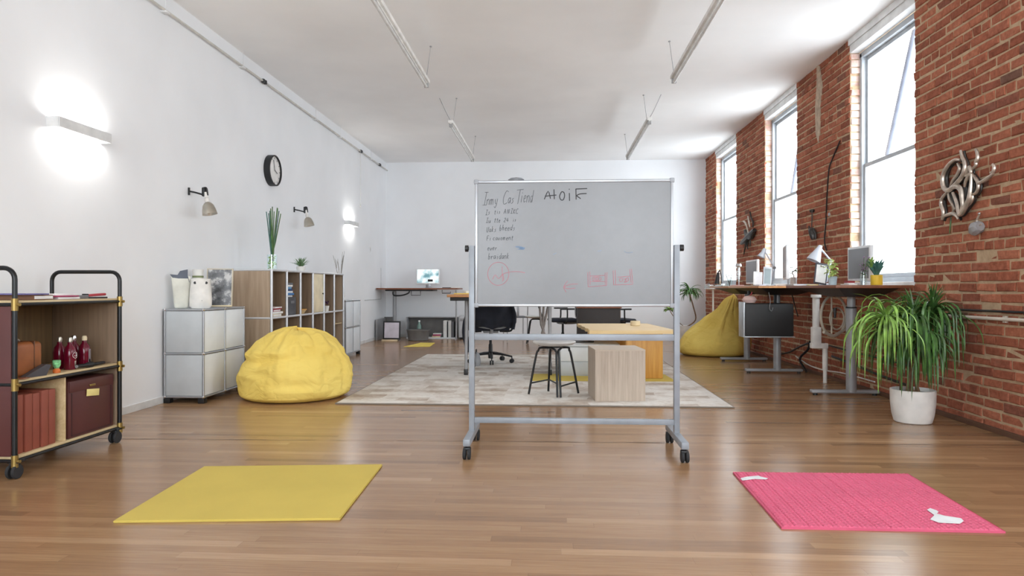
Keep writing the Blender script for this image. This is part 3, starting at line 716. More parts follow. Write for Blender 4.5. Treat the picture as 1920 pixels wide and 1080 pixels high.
k_ = t.children[-1]; kn = G().lathe([(0, 0), (.008, 0), (.01, .012), (0, .014)], (SX1-.004, ys[4]-.04, .93), 12, M=Matrix.Rotation(R_(90), 4, 'Y')).build('knob', BLACK, k_, True, of)
G().box(SX0+.02, SX1-.02, ys[5]+.01, ys[6]-.01, .515, .525).build('small_shelf', OAKX, t, True, of)
for y in (ys[0]+.04, ys[3], ys[6]-.04):
    for x in (SX0+.04, SX1-.04): G().lathe([(0, 0), (.02, 0), (.016, .17), (0, .17)], (x, y, 0), 12).build('foot', GREYST, t, True, of)
ym = [(a+b)/2 for a, b in zip(ys, ys[1:])]; Z = zs[1]+.009; ZL = zs[0]+.009
stack('', '', '', -2.985, ym[0]-.02, Z, .22, .24, [('book', 'cream book at the bottom of the pile in the nearest shelf bay', 'book', CREAM, .03, 0, 0, .05), ('book', 'white book second from bottom in the nearest shelf bay', 'book', PAPER, .022, .01, 0, -.06), ('book', 'magenta book third from bottom in the nearest shelf bay', 'book', MAGENTA, .022, -.01, .01, .1), ('book', 'thin red book fourth from bottom in the nearest shelf bay', 'book', REDM, .012, 0, 0, 0), ('book', 'pale pink book topmost in the nearest shelf bay', 'book', plain('pale pink card', (220, 200, 204), .6), .014, .01, 0, .1)])
# second bay: grey bag with a pile of blue and white files above it
b = thing('fabric_box', 'dark grey fabric box in the second shelf bay, carrying files', 'box', (-3.0, ym[1]-.02, Z))
G().box(-.13, .13, -.12, .12, 0, .2, .012, 3).build('body', plain('charcoal felt', (84, 84, 88), .9, 0, .12, 10), b); G().box(.131, .135, -.05, .05, .13, .16, .002).build('handle', GREYF, b)
z = Z+.2
names = [('white', PAPER), ('bright blue', BLUE), ('white', PAPER), ('navy', plain('navy card', (40, 66, 110), .6)), ('light blue', plain('light blue card', (120, 168, 210), .6)), ('white', PAPER), ('grey', GREYF)]
pos = ['lowest of the pile', 'second from bottom of the pile', 'third from bottom of the pile', 'in the middle of the pile', 'third from top of the pile', 'second from top of the pile', 'topmost of the pile']
for (cn, m), pp in zip(names, pos):
    g = G(); g.box(-.11, .11, -.10, .10, 0, .022, .003); solo(g, 'file', m, '%s file on the dark grey fabric box, %s' % (cn, pp), 'file', (-3.01+rnd.uniform(-.02, .02), ym[1]-.03, z), rnd.uniform(-.12, .12), 'files in the second shelf bay'); z += .0228
b = thing('woven_tray', 'round pale wooden tray leaning low in the third shelf bay', 'tray', (-3.02, ym[2], Z)); G().lathe([(0, 0), (.12, 0), (.15, .05), (.14, .05), (.115, .012), (0, .01)], (0, 0, 0), 32).build('body', OAKX, b); G().lathe([(.139, .05), (.152, .05), (.152, .062), (.139, .062)], (0, 0, -.006), 32).build('rim', PINEZ, b)
b = thing('wine_bottle', 'tall olive bottle with white label in the fifth shelf bay', 'bottle', (-2.92, ym[4]-.10, Z)); G().lathe([(0, 0), (.036, 0), (.036, .2), (.014, .26), (.014, .33), (0, .33)], (0, 0, 0), 18).build('body', plain('olive glass', (112, 124, 90), .2), b); G().lathe([(.0362, .0), (.037, 0), (.037, .14), (.0362, .14)], (0, 0, .05), 18).build('label', PAPER, b)
b = thing('flower_pot', 'small white pot of dark purple flowers in the fifth shelf bay', 'plant', (-2.91, ym[4]+.03, Z)); G().lathe([(0, 0), (.03, 0), (.04, .07), (.035, .07), (.03, .06), (0, .06)], (0, 0, 0), 18).build('pot', CERW, b)
g = G()
for k in range(9):
    a = rnd.random()*6.28; r_ = rnd.uniform(.01, .04); g.lathe([(0, -.014), (.014, 0), (0, .014)], (r_*math.cos(a), r_*math.sin(a), .085+rnd.uniform(0, .04)), 8)
g.build('flowers', plain('dark purple petal', (66, 30, 76), .6), b)
b = thing('figurine', 'slim dark red figurine in the farthest shelf bay', 'figurine', (-2.96, ym[5]-.08, Z)); G().tube(smooth_path([(0, 0, 0), (.0, .01, .08), (0, -.02, .16), (0, .03, .26), (0, .05, .32), (0, .08, .31)], 5), .008, 8).build('body', plain('dark red lacquer', (96, 40, 36), .4), b); G().lathe([(0, 0), (.03, 0), (.03, .008), (0, .01)], (0, 0, 0), 16).build('base', BLACK, b)
b = thing('handbag', 'lilac grey handbag in the lower third shelf bay', 'bag', (-2.98, ym[2]-.02, ZL+.20)); b.location.z = ZL
G().box(-.10, .10, -.13, .13, 0, .34, .05, 4).build('body', plain('lilac grey leather', (150, 140, 156), .5), b); G().box(.10, .106, -.1, .1, .24, .255, .002).build('trim_band', BLACK, b)
for k, (m, h, cn) in enumerate(((DKPANEL, .36, 'dark brown'), (CREAM, .34, 'cream'), (BLACK, .35, 'black'), (plain('ochre card', (190, 140, 60), .6), .32, 'ochre'))):
    b = thing('book', '%s book standing in the lower fourth shelf bay' % cn, 'book', (-3.0, ys[3]+.06+k*.045, ZL), 0, 'books standing in the lower fourth bay'); G().box(-.1, .1, -.016, .016, 0, h, .003).build('cover', m, b); G().box(-.098, .095, -.012, .012, h-.006, h+.001).build('pages', PAPER, b); b.rotation_euler.x = 0
b = thing('umbrella', 'folded black umbrella standing in the lowest far shelf bay', 'umbrella', (-2.93, ym[5]-.1, ZL)); G().lathe([(0, 0), (.006, 0), (.022, .05), (.034, .2), (.016, .27), (0, .28)], (0, 0, 0), 12).build('canopy', BLACK, b); G().tube([(0, 0, .27), (0, 0, .31)], .006, 8).build('handle', BLACK, b); b.rotation_euler.x = 0
# things on top of the long shelf
b = thing('reed_vase', 'clear glass vase of tall straight green reeds on the oak shelf', 'vase', (-3.0, 7.02, 1.195))
G().lathe([(0, 0), (.048, 0), (.052, .004), (.052, .165), (.048, .165), (.048, .01), (0, .008)], (0, 0, 0), 28).build('glass', JAR, b)
g = G()
for k in range(60):
    a = rnd.random()*6.28; r_ = .038*math.sqrt(rnd.random()); z = rnd.uniform(.015, .15); g.rbox((r_*math.cos(a), r_*math.sin(a), z), (.018, .010, .012), Matrix.Rotation(rnd.random()*6, 4, (rnd.random(), rnd.random(), 1)), .003, 1)
g.build('green_pebbles', plain('bright green moss', (132, 170, 70), .6, 0, .3, 40), b)
for k in range(11):
    a = rnd.random()*6.28; r_ = .03; tx, ty = rnd.uniform(-.03, .05), -.13+.025*k; hh = rnd.uniform(.58, .68)
    G().tube([(r_*math.cos(a)*.6, r_*math.sin(a)*.6, .09), (tx*.4, ty*.4, hh*.5), (tx, ty, hh)], [.0055, .006, .005], 6).build('reed', LEAFB if k % 2 else LEAF, b)
b = thing('small_plant', 'small bushy grey green plant in a white pot on the oak shelf', 'plant', (-2.95, 7.72, 1.195))
G().lathe([(0, 0), (.035, 0), (.05, .03), (.052, .06), (.047, .06), (.04, .05), (0, .05)], (0, 0, 0), 20).build('pot', CERW, b)
g = G()
for k in range(90):
    a = rnd.random()*6.28; g.leaf((rnd.uniform(-.015, .015), rnd.uniform(-.015, .015), .05), a, rnd.uniform(.08, .15), .011, rnd.uniform(.6, 1.5), rnd.uniform(.2, .8), 4)
g.build('foliage', plain('grey green leaf', (108, 138, 98), .6, 0, .2, 20), b)
b = thing('dried_branch_vase', 'white vase with tall dried stalks on the small far cabinet', 'vase', (-3.05, 9.5, .824))
G().lathe([(0, 0), (.05, 0), (.07, .06), (.055, .16), (.03, .22), (.034, .27), (.028, .27), (.024, .22), (0, .2)], (0, 0, 0), 22).build('body', plain('speckled white ceramic', (212, 210, 206), .5, 0, .08, 30), b)
for k, (dx, dy, h) in enumerate(((.02, .14, .72), (-.05, -.16, .64), (.03, .02, .70), (0, .10, .55), (-.02, -.05, .6))):
    G().tube([(0, 0, .2), (dx*.3, dy*.3, h*.55), (dx, dy, h)], [.003, .004, .0025], 5).leaf((dx*.5, dy*.5, h*.72), math.atan2(dy, dx), .16, .012, 1.35, .2, 4).build('stalk', plain('dry grey stalk', (150, 146, 140), .8), b)

# ---- bean bags
def beanbag(label, loc, rx, ry, h, peak, seed, crease):
    t = thing('bean_bag', label, 'bean bag', loc, 0, 'yellow bean bags'); rr = random.Random(seed)
    NU, NV = 144, 72; g = G(); rings = []
    prof = [(0, .0), (.66, 0), (.84, .012), (.95, .06), (1.0, .16), (1.0, .30), (.96, .46), (.90, .60), (.81, .73), (.68, .85), (.50, .94), (.28, .985), (.0, 1.0)] if peak[0] < .1 else [(0, .0), (.66, 0), (.84, .012), (.95, .05), (1.0, .13), (.98, .24), (.88, .36), (.72, .48), (.55, .60), (.42, .72), (.30, .84), (.17, .95), (.0, 1.0)]
    # resample
    L = [0]
    for a, b in zip(prof, prof[1:]): L.append(L[-1]+math.hypot(a[0]-b[0], a[1]-b[1]))
    def P(s):
        s *= L[-1]
        for i in range(len(L)-1):
            if s <= L[i+1]+1e-9:
                f = (s-L[i])/(L[i+1]-L[i]); f2 = f; return (prof[i][0]+(prof[i+1][0]-prof[i][0])*f2, prof[i][1]+(prof[i+1][1]-prof[i][1])*f2)
        return prof[-1]
    for j in range(NV+1):
        r, z = P(j/NV); ring = []
        for i in range(NU):
            a = 2*math.pi*i/NU
            p = Vector((math.cos(a)*r, math.sin(a)*r, z))
            k = min(1, z*5)
            # folds falling from the crown and soft dents
            q = Vector((math.cos(a)*1.3, math.sin(a)*1.3, z*1.1+seed))
            n1 = noise.noise(q*1.4)*.10
            fold = abs(noise.noise(Vector((math.cos(a)*3.2, math.sin(a)*3.2, z*1.2+seed*2))))
            fold = -(.5-fold)**2*.0 + (fold-.22)*.16*(z**.8)
            fine = noise.noise(Vector((p.x*5, p.y*5, z*9+seed)))*.018
            wr = -abs(noise.noise(Vector((a*.9, z*7.5, seed*1.7))))*.05*(1 if z > .25 else z*4)
            cr = crease(a, z)
            seam = 0
            for m in range(6):
                da = abs((a-m*math.pi/3-.35+math.pi) % (2*math.pi)-math.pi)
                seam = max(seam, math.exp(-(da/.022)**2))
            d = (n1*.9+fold*1.7+fine*1.2+wr*1.7)*k+cr-.016*seam*k*(r > .3)
            r2 = max(0, r*(1+d))
            zz = z+(n1*.35+fold*.5)*k*(1-r)*1.2+cr*.3
            lean = z**1.4
            ring.append((Vector((math.cos(a)*r2*rx+peak[0]*lean, math.sin(a)*r2*ry+peak[1]*lean, max(0, zz*h)))))
        rings.append(ring)
    V = [[g._v(p) for p in ring] for ring in rings]
    for A, B in zip(V, V[1:]):
        for i in range(NU):
            try: g.b.faces.new([A[i], A[(i+1) % NU], B[(i+1) % NU], B[i]])
            except ValueError: pass
    bmesh.ops.remove_doubles(g.b, verts=g.b.verts, dist=.0004)
    o = g.build('cover', CANVAS, t)
    md = o.modifiers.new('s', 'SUBSURF'); md.levels = 1; md.render_levels = 1
    g = G(); a = 5*math.pi/3+.2
    return t, o
def cr1(a, z):
    # a belly line where the slumped crown overhangs the fuller base (front side)
    f = math.exp(-((a-4.75+math.pi) % (2*math.pi)-math.pi)**2/1.3)
    zc = .62-.05*math.sin(a*2)
    return f*(-.075*math.exp(-((z-zc)/.05)**2)+.015*math.exp(-((z-zc-.10)/.06)**2)) - .10*math.exp(-((z-.86)/.09)**2)*math.exp(-(((a-4.4+math.pi) % (2*math.pi)-math.pi)/.35)**2)
beanbag('yellow canvas bean bag in front of the grey cabinet on the left', (-2.36, 6.03, 0), .515, .50, .625, (.02, .0), 3.1, cr1)
def cr2(a, z):
    return -.18*math.exp(-((z-.55)/.13)**2)*math.exp(-(((a-3.9+math.pi) % (2*math.pi)-math.pi)/.8)**2) - .10*math.exp(-((z-.8)/.1)**2)
beanbag('yellow canvas bean bag with tall peak by the brick wall at the back', (2.42, 10.15, 0), .53, .46, .88, (.30, 0), 8.4, cr2)
# ================================================================== whiteboard and the middle of the room
t = thing('rolling_whiteboard', 'large rolling whiteboard on a grey steel stand with faint handwriting', 'whiteboard', (.135, 4.12, 0)); WB = t; of = t.location
YB = 4.12; BX0, BX1, BZ0, BZ1 = -.47, .745, .885, 1.665
for x in (-.49, .765):
    G().box(x-.0165, x+.0165, YB-.02, YB+.02, .085, 1.262, .002).build('post', POSTM, t, True, of)
    s = -1 if x < 0 else 1
    G().box(x-.021, x+.021, YB-.27, YB+.27, .078, .118, .004).build('foot_bar', POSTM, t, True, of)
    G().tube([(x+s*.016, YB, 1.245), (x+s*.03, YB, 1.245)], .01, 10).lathe([(0, 0), (.02, 0), (.02, .02), (0, .022)], (x+s*.022, YB, 1.245), 16, M=Matrix.Rotation(s*R_(90), 4, 'Y')).build('knob', BLACK, t, True, of)
    for yy in (YB-.245, YB+.245):
        c = G(); c.tube([(x, yy, .06), (x, yy, .08)], .010, 8).box(x-.022, x+.022, yy-.018, yy+.022, .052, .070, .006)
        c.build('caster_fork', BLACK, t, True, of)
        c = G()
        for q in (-.013, .013): c.lathe([(0, -.009), (.029, -.009), (.033, -.005), (.033, .005), (.029, .009), (0, .009)], (x+q, yy-.006, .033), 22, M=Matrix.Rotation(R_(90), 4, 'Y'))
        c.build('caster_wheel', RUBBER, t, True, of)
for z0_, z1_ in ((.678, .716), (.165, .198)): G().box(-.4735, .7485, YB-.014, YB+.014, z0_, z1_, .002).build('crossbar', POSTM, t, True, of)
g = G(); fr = .017
g.box(BX0, BX1, YB-.016, YB+.012, BZ1-fr, BZ1, .004).box(BX0, BX1, YB-.016, YB+.012, BZ0, BZ0+fr, .004).box(BX0, BX0+fr, YB-.016, YB+.012, BZ0+fr, BZ1-fr, .004).box(BX1-fr, BX1, YB-.016, YB+.012, BZ0+fr, BZ1-fr, .004)
g.build('board_frame', ALU, t, True, of)
for x in (BX0, BX1):
    for z in (BZ0, BZ1):
        G().box(x-.006 if x < 0 else x-.022, x+.022 if x < 0 else x+.006, YB-.020, YB+.015, z-.006 if z < 1 else z-.022, z+.022 if z < 1 else z+.006, .005).build('corner_cap', plain('grey corner plastic', (150, 154, 160), .5), t, True, of)
BS = G().box(BX0+.01, BX1-.01, YB-.010, YB+.008, BZ0+.01, BZ1-.01).build('board_panel', board_mat(), t, False, of)
# --- handwriting: strokes written in the frame of the board photographed (u right, v down)
def bp(u, v):
    px, py = 860+u/3.857, 320+v/3.857
    x = BX0+(px-892)/370*(BX1-BX0); z = BZ1-(py-338-(px-892)/370*3)/(235+(px-892)/370*2)*(BZ1-BZ0)
    return Vector((x, YB-.0108, z))
def pen(name, strokes, r, mat, label):
    g = G()
    for st in strokes:
        P = [bp(*q) for q in st]
        if len(P) > 2: P = smooth_path(P, 3)
        g.tube(P, r, 4, True, False)
    for v in g.b.verts: v.co.y = YB-.0108+(v.co.y-(YB-.0108))*.3
    o = g.build(name, mat, BS, False, of); o['label'] = label; return o
pen('marker_writing', [[(628, 212), (655, 155), (672, 208)], [(632, 190), (715, 183)], [(697, 142), (700, 212)], [(752, 160), (738, 190), (746, 216), (764, 218), (774, 190), (768, 164), (752, 160)], [(808, 170), (810, 226)], [(807, 140), (808, 146)], [(855, 140), (857, 218)], [(853, 142), (936, 140)], [(860, 190), (884, 178), (932, 176)], [(862, 192), (890, 212)]], .0028, INKB, 'bold black letters A t o i F')
def circ(cx_, cy_, rx_, ry_, n_=18, a0=0): return [(cx_+rx_*math.cos(a0+2*math.pi*k/n_), cy_+ry_*math.sin(a0+2*math.pi*k/n_)) for k in range(n_+1)]
pen('marker_drawing', [circ(294, 742, 77, 83), [(252, 782), (272, 750), (298, 778), (325, 745), (335, 790)], [(322, 690), (325, 800)], [(322, 750), (345, 738), (400, 728), (450, 730), (488, 738)],
    [(795, 800), (768, 842), (785, 880)], [(770, 840), (815, 825), (868, 823)], [(770, 846), (800, 856), (850, 852)],
    [(940, 740), (944, 845)], [(955, 735), (958, 830)], [(1078, 742), (1075, 838)], [(1065, 745), (1066, 830)], [(944, 844), (1010, 840), (1076, 836)], [(960, 768), (1062, 764)], circ(1005, 788, 32, 15), circ(1005, 788, 15, 7), [(962, 806), (1062, 808)],
    [(1122, 730), (1126, 832)], [(1136, 728), (1140, 830)], [(1124, 832), (1190, 832), (1262, 830)], [(1240, 722), (1250, 820)], [(1252, 720), (1262, 826)], [(1155, 778), (1240, 772)], circ(1178, 798, 12, 12), [(1195, 790), (1215, 795), (1200, 815), (1222, 812)], circ(1222, 796, 10, 12)], .0013, INKR, 'faded red sketch of a circle, an arrow and two boxes')
# a small stroke alphabet, unit cell 1x1 (v down)
FT = {'I': [[(.2, 0), (.9, 0)], [(.55, 0), (.45, 1)], [(.1, 1), (.9, 1)]], 'n': [[(.1, .45), (.15, 1)], [(.15, .6), (.5, .42), (.75, .6), (.8, 1)]], 'm': [[(.05, .45), (.1, 1)], [(.1, .6), (.3, .42), (.45, .6), (.45, 1)], [(.45, .6), (.7, .42), (.85, .6), (.9, 1)]],
 'y': [[(.15, .45), (.3, .9), (.6, .9)], [(.8, .42), (.7, 1), (.4, 1.35), (.1, 1.2)]], 'C': [[(.9, .1), (.5, 0), (.1, .5), (.3, 1), (.9, .9)]], 'a': [[(.75, .5), (.3, .5), (.15, .8), (.4, 1), (.75, .7)], [(.75, .45), (.85, 1)]], 's': [[(.75, .48), (.3, .55), (.65, .78), (.2, 1)]],
 't': [[(.45, .1), (.42, .95), (.7, 1)], [(.15, .42), (.8, .38)]], 'i': [[(.5, .45), (.5, 1)], [(.5, .2), (.51, .26)]], 'e': [[(.15, .72), (.75, .66), (.55, .45), (.2, .6), (.3, 1), (.8, .92)]], 'd': [[(.7, .5), (.3, .5), (.15, .85), (.5, 1), (.72, .7)], [(.8, 0), (.75, 1)]], 'T': [[(0, .05), (1.1, 0)], [(.55, .02), (.45, 1)]],
 'h': [[(.2, 0), (.2, 1)], [(.2, .62), (.55, .45), (.7, 1)]], 'A': [[(.1, 1), (.5, 0), (.8, 1)], [(.2, .65), (.8, .62)]], 'N': [[(.1, 1), (.2, 0), (.7, 1), (.85, 0)]], 'K': [[(.2, 0), (.2, 1)], [(.8, .1), (.25, .55), (.85, 1)]], 'o': [[(.5, .45), (.15, .7), (.4, 1), (.75, .75), (.5, .45)]], 'u': [[(.15, .45), (.2, .95), (.6, .9), (.75, .45)], [(.75, .45), (.8, 1)]],
 '2': [[(.15, .2), (.5, 0), (.75, .3), (.1, 1), (.85, 1)]], '4': [[(.6, 0), (.1, .65), (.85, .65)], [(.65, .3), (.6, 1)]], 'U': [[(.1, .1), (.15, .9), (.6, .95), (.8, .1)]], 'k': [[(.2, 0), (.2, 1)], [(.7, .45), (.25, .7), (.75, 1)]], 'b': [[(.2, 0), (.2, 1), (.6, .95), (.65, .55), (.2, .6)]], 'r': [[(.2, .45), (.25, 1)], [(.25, .65), (.7, .45)]],
 'F': [[(.2, 1), (.2, 0), (.9, 0)], [(.2, .5), (.75, .48)]], 'v': [[(.1, .45), (.4, 1), (.75, .45)]], '.': [[(.3, .95), (.36, 1)]], 'c': [[(.75, .5), (.4, .45), (.15, .75), (.4, 1), (.8, .92)]], 'l': [[(.4, 0), (.4, 1)]], 'L': [[(.3, 0), (.2, 1), (.9, .98)]]}
def word(txt, u, v, w_, h_, slant=.15):
    out = []
    for ch in txt:
        if ch == ' ': u += w_*.9; continue
        dy = rnd.uniform(-.06, .06)
        for st in FT[ch]: out.append([(u+a*w_*.9+(1-b)*h_*slant, v+(b+dy)*h_) for a, b in st])
        u += w_*(1.15 if ch in 'mTNA' else .92)
    return out
st = word('I', 175, 150, 42, 92)+word('nmy', 205, 172, 28, 70)+word('C', 322, 142, 42, 95)+word('as', 360, 165, 26, 74)+word('T', 415, 135, 48, 105)+word('iend', 448, 140, 26, 88)
pen('marker_title', st, .0014, INK, 'tall faded black heading line')
for st in (word('Is', 198, 280, 20, 36)+word('tis', 262, 280, 17, 32)+word('ANIKC', 332, 276, 21, 34), word('Iu', 202, 340, 20, 34)+word('tte', 262, 338, 17, 34)+word('24', 332, 340, 20, 28)+word('is', 396, 340, 15, 28), word('Uaks', 206, 400, 20, 40)+word('bheeds', 300, 392, 21, 40), word('Fi', 206, 468, 20, 34)+word('cavoment', 252, 466, 20, 34), word('ever.', 212, 536, 20, 36), word('braidank', 218, 594, 21, 42)):
    pen('marker_line', st, .0013, INK, 'short faded line of handwriting')
g = []
for k in range(10): g.append([(415+k*5+rnd.uniform(-4, 4), 545+rnd.uniform(0, 10)), (470+rnd.uniform(-20, 20), 552+k*2.2), (430+k*5, 572-rnd.uniform(0, 9))])
pen('blue_smudge', g, .0012, INKBL, 'pale blue smudge')
pen('faint_mark', [[(690, 610), (715, 598)], [(1010, 590), (1040, 585)], [(1200, 590), (1220, 605), (1262, 600)]], .001, INKBL, 'faint blue leftover marks')
b = thing('board_eraser', 'dark grey eraser lying on top edge of the whiteboard', 'eraser', (-.215, YB, BZ1)); G().lathe([(.045, 0), (.045, .006), (.03, .016), (0, .02)], (0, 0, 0), 24, sq=(1.1, .32)).build('body', plain('slate plastic', (118, 122, 128), .5), b); G().box(-.048, .048, -.014, .014, -.0, .006, .002).build('felt_pad', GREYF, b)

# ---- rug and floor mats
g = G(); g.box(-1.68, 1.68, -2.11, 2.11, 0, .012, .004)
b = thing('area_rug', 'large pale grey patchwork rug under the desks', 'rug', (-.165, 7.76, .0))
g.build('pile', rug_mat(), b)
g = G()
for s in (-1, 1): g.box(-1.69, 1.69, s*2.115-.008, s*2.115+.008, .0, .011, .003).box(s*1.685-.006, s*1.685+.006, -2.11, 2.11, 0, .011, .003)
g.build('binding', plain('grey brown binding', (128, 118, 108), .9), b)
RG = .0125
def quadmat(name, pts, h, mat, label, cat, z=0):
    c = sum((Vector(p) for p in pts), Vector())/4; g = G(); P = [Vector(p)-c for p in pts]
    t_ = bmesh.new(); A = [t_.verts.new((p.x, p.y, 0)) for p in P]; B = [t_.verts.new((p.x, p.y, h)) for p in P]
    t_.faces.new(A[::-1]); t_.faces.new(B)
    for i in range(4): t_.faces.new([A[i], A[(i+1) % 4], B[(i+1) % 4], B[i]])
    bmesh.ops.bevel(t_, geom=list(t_.edges), offset=h*.3, segments=2, affect='EDGES'); g.merge(t_)
    return solo(g, name, mat, label, cat, (c.x, c.y, z))
quadmat('floor_mat', [(-1.86, 2.73, 0), (-.905, 2.82, 0), (-.945, 3.70, 0), (-1.925, 3.60, 0)], .010, YELM, 'large flat yellow mat on the wooden floor in the left foreground', 'mat')
quadmat('floor_mat', [(-.22, 7.08, 0), (1.32, 7.12, 0), (1.29, 7.68, 0), (-.22, 7.64, 0)], .006, YELM, 'thin yellow mat lying on the rug under the pine table', 'mat', RG)
quadmat('yellow_sheet', [(-2.50, 11.20, 0), (-2.06, 11.26, 0), (-2.10, 12.0, 0), (-2.36, 12.02, 0)], .006, plain('yellow paper', (228, 204, 92), .8), 'small yellow sheet on the floor in front of the back desk', 'sheet')
# pink ribbed mat
A_, B_, C_, D_ = [Vector(p) for p in ((.955, 2.825, 0), (1.85, 2.83, 0), (1.905, 3.68, 0), (.98, 3.66, 0))]; ctr = (A_+B_+C_+D_)/4
NX, NY = 200, 176; g = G(); grid = []
for j in range(NY+1):
    row = []
    for i in range(NX+1):
        u, v = i/NX, j/NY; p = (A_.lerp(B_, u)).lerp(D_.lerp(C_, u), v)-ctr
        cx_ = u*46; cy_ = v*34+(.5 if int(cx_) % 2 else 0); q = abs(math.sin(math.pi*(cx_ % 1)))*abs(math.sin(math.pi*(cy_ % 1)))
        edge = min(u, 1-u, v, 1-v)
        h = .006+(.0075*q**.5 if edge > .012 else 0); row.append(g._v((p.x, p.y, h)))
    grid.append(row)
for j in range(NY):
    for i in range(NX): g.b.faces.new([grid[j][i], grid[j][i+1], grid[j+1][i+1], grid[j+1][i]])
P = [A_-ctr, B_-ctr, C_-ctr, D_-ctr]
for i in range(4):
    p, q = P[i], P[(i+1) % 4]; g.face([(p.x, p.y, 0), (q.x, q.y, 0), (q.x, q.y, .008), (p.x, p.y, .008)])
b = thing('floor_mat', 'pink ribbed foam mat on the wooden floor in the right foreground', 'mat', (ctr.x, ctr.y, 0)); g.build('foam', PINK, b, True, fixn=False)
def patch(pix, label):
    P = [onZ(px, py, .0132) for px, py in pix]; c = sum(P, Vector())/len(P)
    g = G(); g.prism([p-c for p in P], (0, 0, .001)); solo(g, 'tape_patch', plain('white tape', (222, 226, 228), .6), label, 'tape', (c.x, c.y, .0132), smooth=False)
patch([(1388, 897), (1400, 894), (1422, 892), (1427, 894), (1440, 897), (1436, 899), (1415, 898), (1392, 901)], 'white tape strip at the far left corner of the pink mat')
patch([(1738, 956), (1744, 953), (1756, 957), (1760, 960), (1756, 963), (1770, 967), (1802, 972), (1807, 977), (1800, 982), (1760, 980), (1744, 974), (1752, 966)], 'torn white tape piece near the right corner of the pink mat')

# ---- cube, stools, pine table, grey bench
b = thing('wooden_cube', 'greyed ash wooden cube seat standing on the rug', 'cube', (.585, 6.075, RG), R_(5))
G().box(-.22, .22, -.22, .22, .0, .438, .0015).build('box', ASH, b, False)
G().box(-.2205, .2205, -.2205, .2205, .438, .450, .001).build('top', wood('greyed ash top', (180, 164, 146), (208, 193, 176), 'X', .5, 1.5), b, False)
def stool(label, loc, rz, group='round-seat stools'):
    t = thing('stool', label, 'stool', loc, rz, group)
    G().lathe([(0, .455), (.10, .455), (.17, .468), (.195, .482), (.2, .492), (.192, .5), (.1, .497), (0, .496)], (0, 0, 0), 40).build('seat', plain('pale grey seat', (196, 195, 192), .5), t)
    # bent tubes: two of them meet side by side at the front foot
    Lf, F1, F2, Rt, Bk = (-.235, -.01), (.028, -.195), (.056, -.195), (.225, .07), (-.055, .18)
    def archleg(A, C, za=.008):
        ax, ay = A; cx_, cy_ = C; k = .70
        m = ((ax+cx_)/2*.55, (ay+cy_)/2*.55)
        P = [(ax, ay, za), (ax*k+m[0]*.05, ay*k, .36), (ax*.62, ay*.62, .41), ((ax*.45+m[0]*.4), (ay*.45+m[1]*.4), .437), (m[0], m[1], .442), ((cx_*.45+m[0]*.4), (cy_*.45+m[1]*.4), .437), (cx_*.62, cy_*.62, .41), (cx_*k, cy_*k, .36), (cx_, cy_, za)]
        G().tube(smooth_path(P, 5), .0105, 10).build('leg', BLKMET, t)
    archleg(Lf, F1); archleg(F2, Rt)
    G().tube(smooth_path([(Bk[0], Bk[1], .008), (Bk[0]*.7, Bk[1]*.7, .36), (Bk[0]*.5, Bk[1]*.5, .435), (0, 0, .444)], 5), .0105, 10).build('leg', BLKMET, t)
    def at_z(A, z): f = 1-.3*z/.36; return (A[0]*f, A[1]*f, z)
    for A, C, z in ((Lf, Bk, .12), (Bk, F1, .13), (F2, Rt, .115)): G().tube([at_z(A, z-.01), at_z(C, z)], .0075, 8).build('stretcher', BLKMET, t)
    G().lathe([(0, .440), (.06, .440), (.06, .4555), (0, .4555)], (0, 0, 0), 20).build('seat_plate', BLKMET, t)
    return t
st0 = stool('round grey-seat stool with black tube legs next to the ash cube', (.03, 6.165, RG), 0)
dup(st0, (-.26, 12.0, 0), R_(40), 'round grey-seat stool with black tube legs near the back wall')
# pine table
t = thing('pine_table', 'low yellow pine table with live edge on solid plank legs', 'table', (.80, 7.9, RG), R_(4))
g = G(); P = []
out = [(-.44, -.70), (.50, -.70), (.48, .70)] + [(-.42+.012*math.sin(k*1.3)+.01*math.sin(k*3.1), .70-k*.07) for k in range(0, 20)]
g.prism([(x, y, .495) for x, y in out], (0, 0, .038)); g.build('tabletop', PINE, t, False)
G().box(-.03, .37, -.62, -.54, .007, .495, .006).build('leg', PINEZ, t, True)
G().box(-.30, .37, .50, .58, .0, .495, .006).build('leg', PINEZ, t, True)
b = thing('tape_roll', 'roll of cream tape on the pine table', 'tape roll', (1.02, 8.15, RG+.5335))
G().lathe([(.035, 0), (.055, 0), (.06, .006), (.06, .05), (.055, .056), (.035, .056), (.035, 0)], (0, 0, 0), 32).build('tape', CREAM, b); G().lathe([(.030, .002), (.0349, .002), (.0349, .054), (.03, .054), (.03, .002)], (0, 0, 0), 24).build('core', TAN, b)
# low grey bench unit
t = thing('low_cabinet', 'low grey lacquered cabinet on the rug behind the ash cube', 'cabinet', (.42, 7.76, RG)); 
G().box(-.32, .33, -.28, .28, 0.0, .335, .003).build('body', USMG, t, False)
G().box(-.335, .345, -.295, .295, .3355, .358, .003).build('top', USMW, t)
G().box(-.31, .12, -.290, -.281, .02, .16, .002).build('drawer', USMG, t); G().box(-.31, .12, -.290, -.281, .17, .325, .002).build('drawer', USMW, t)
G().box(.14, .325, -.288, -.281, .25, .325, .001).build('dark_slot', BLACK, t)
b = thing('serving_tray', 'dark flat tray on top of the low grey cabinet', 'tray', (.32, 7.82, RG+.3585)); G().box(-.17, .17, -.12, .12, 0, .008, .003).build('base', BLACK, b)
g = G(); 
for s in (-1, 1): g.box(s*.17-.004, s*.17+.004, -.12, .12, .008, .022, .002)
g.build('handle', BLACK, b)
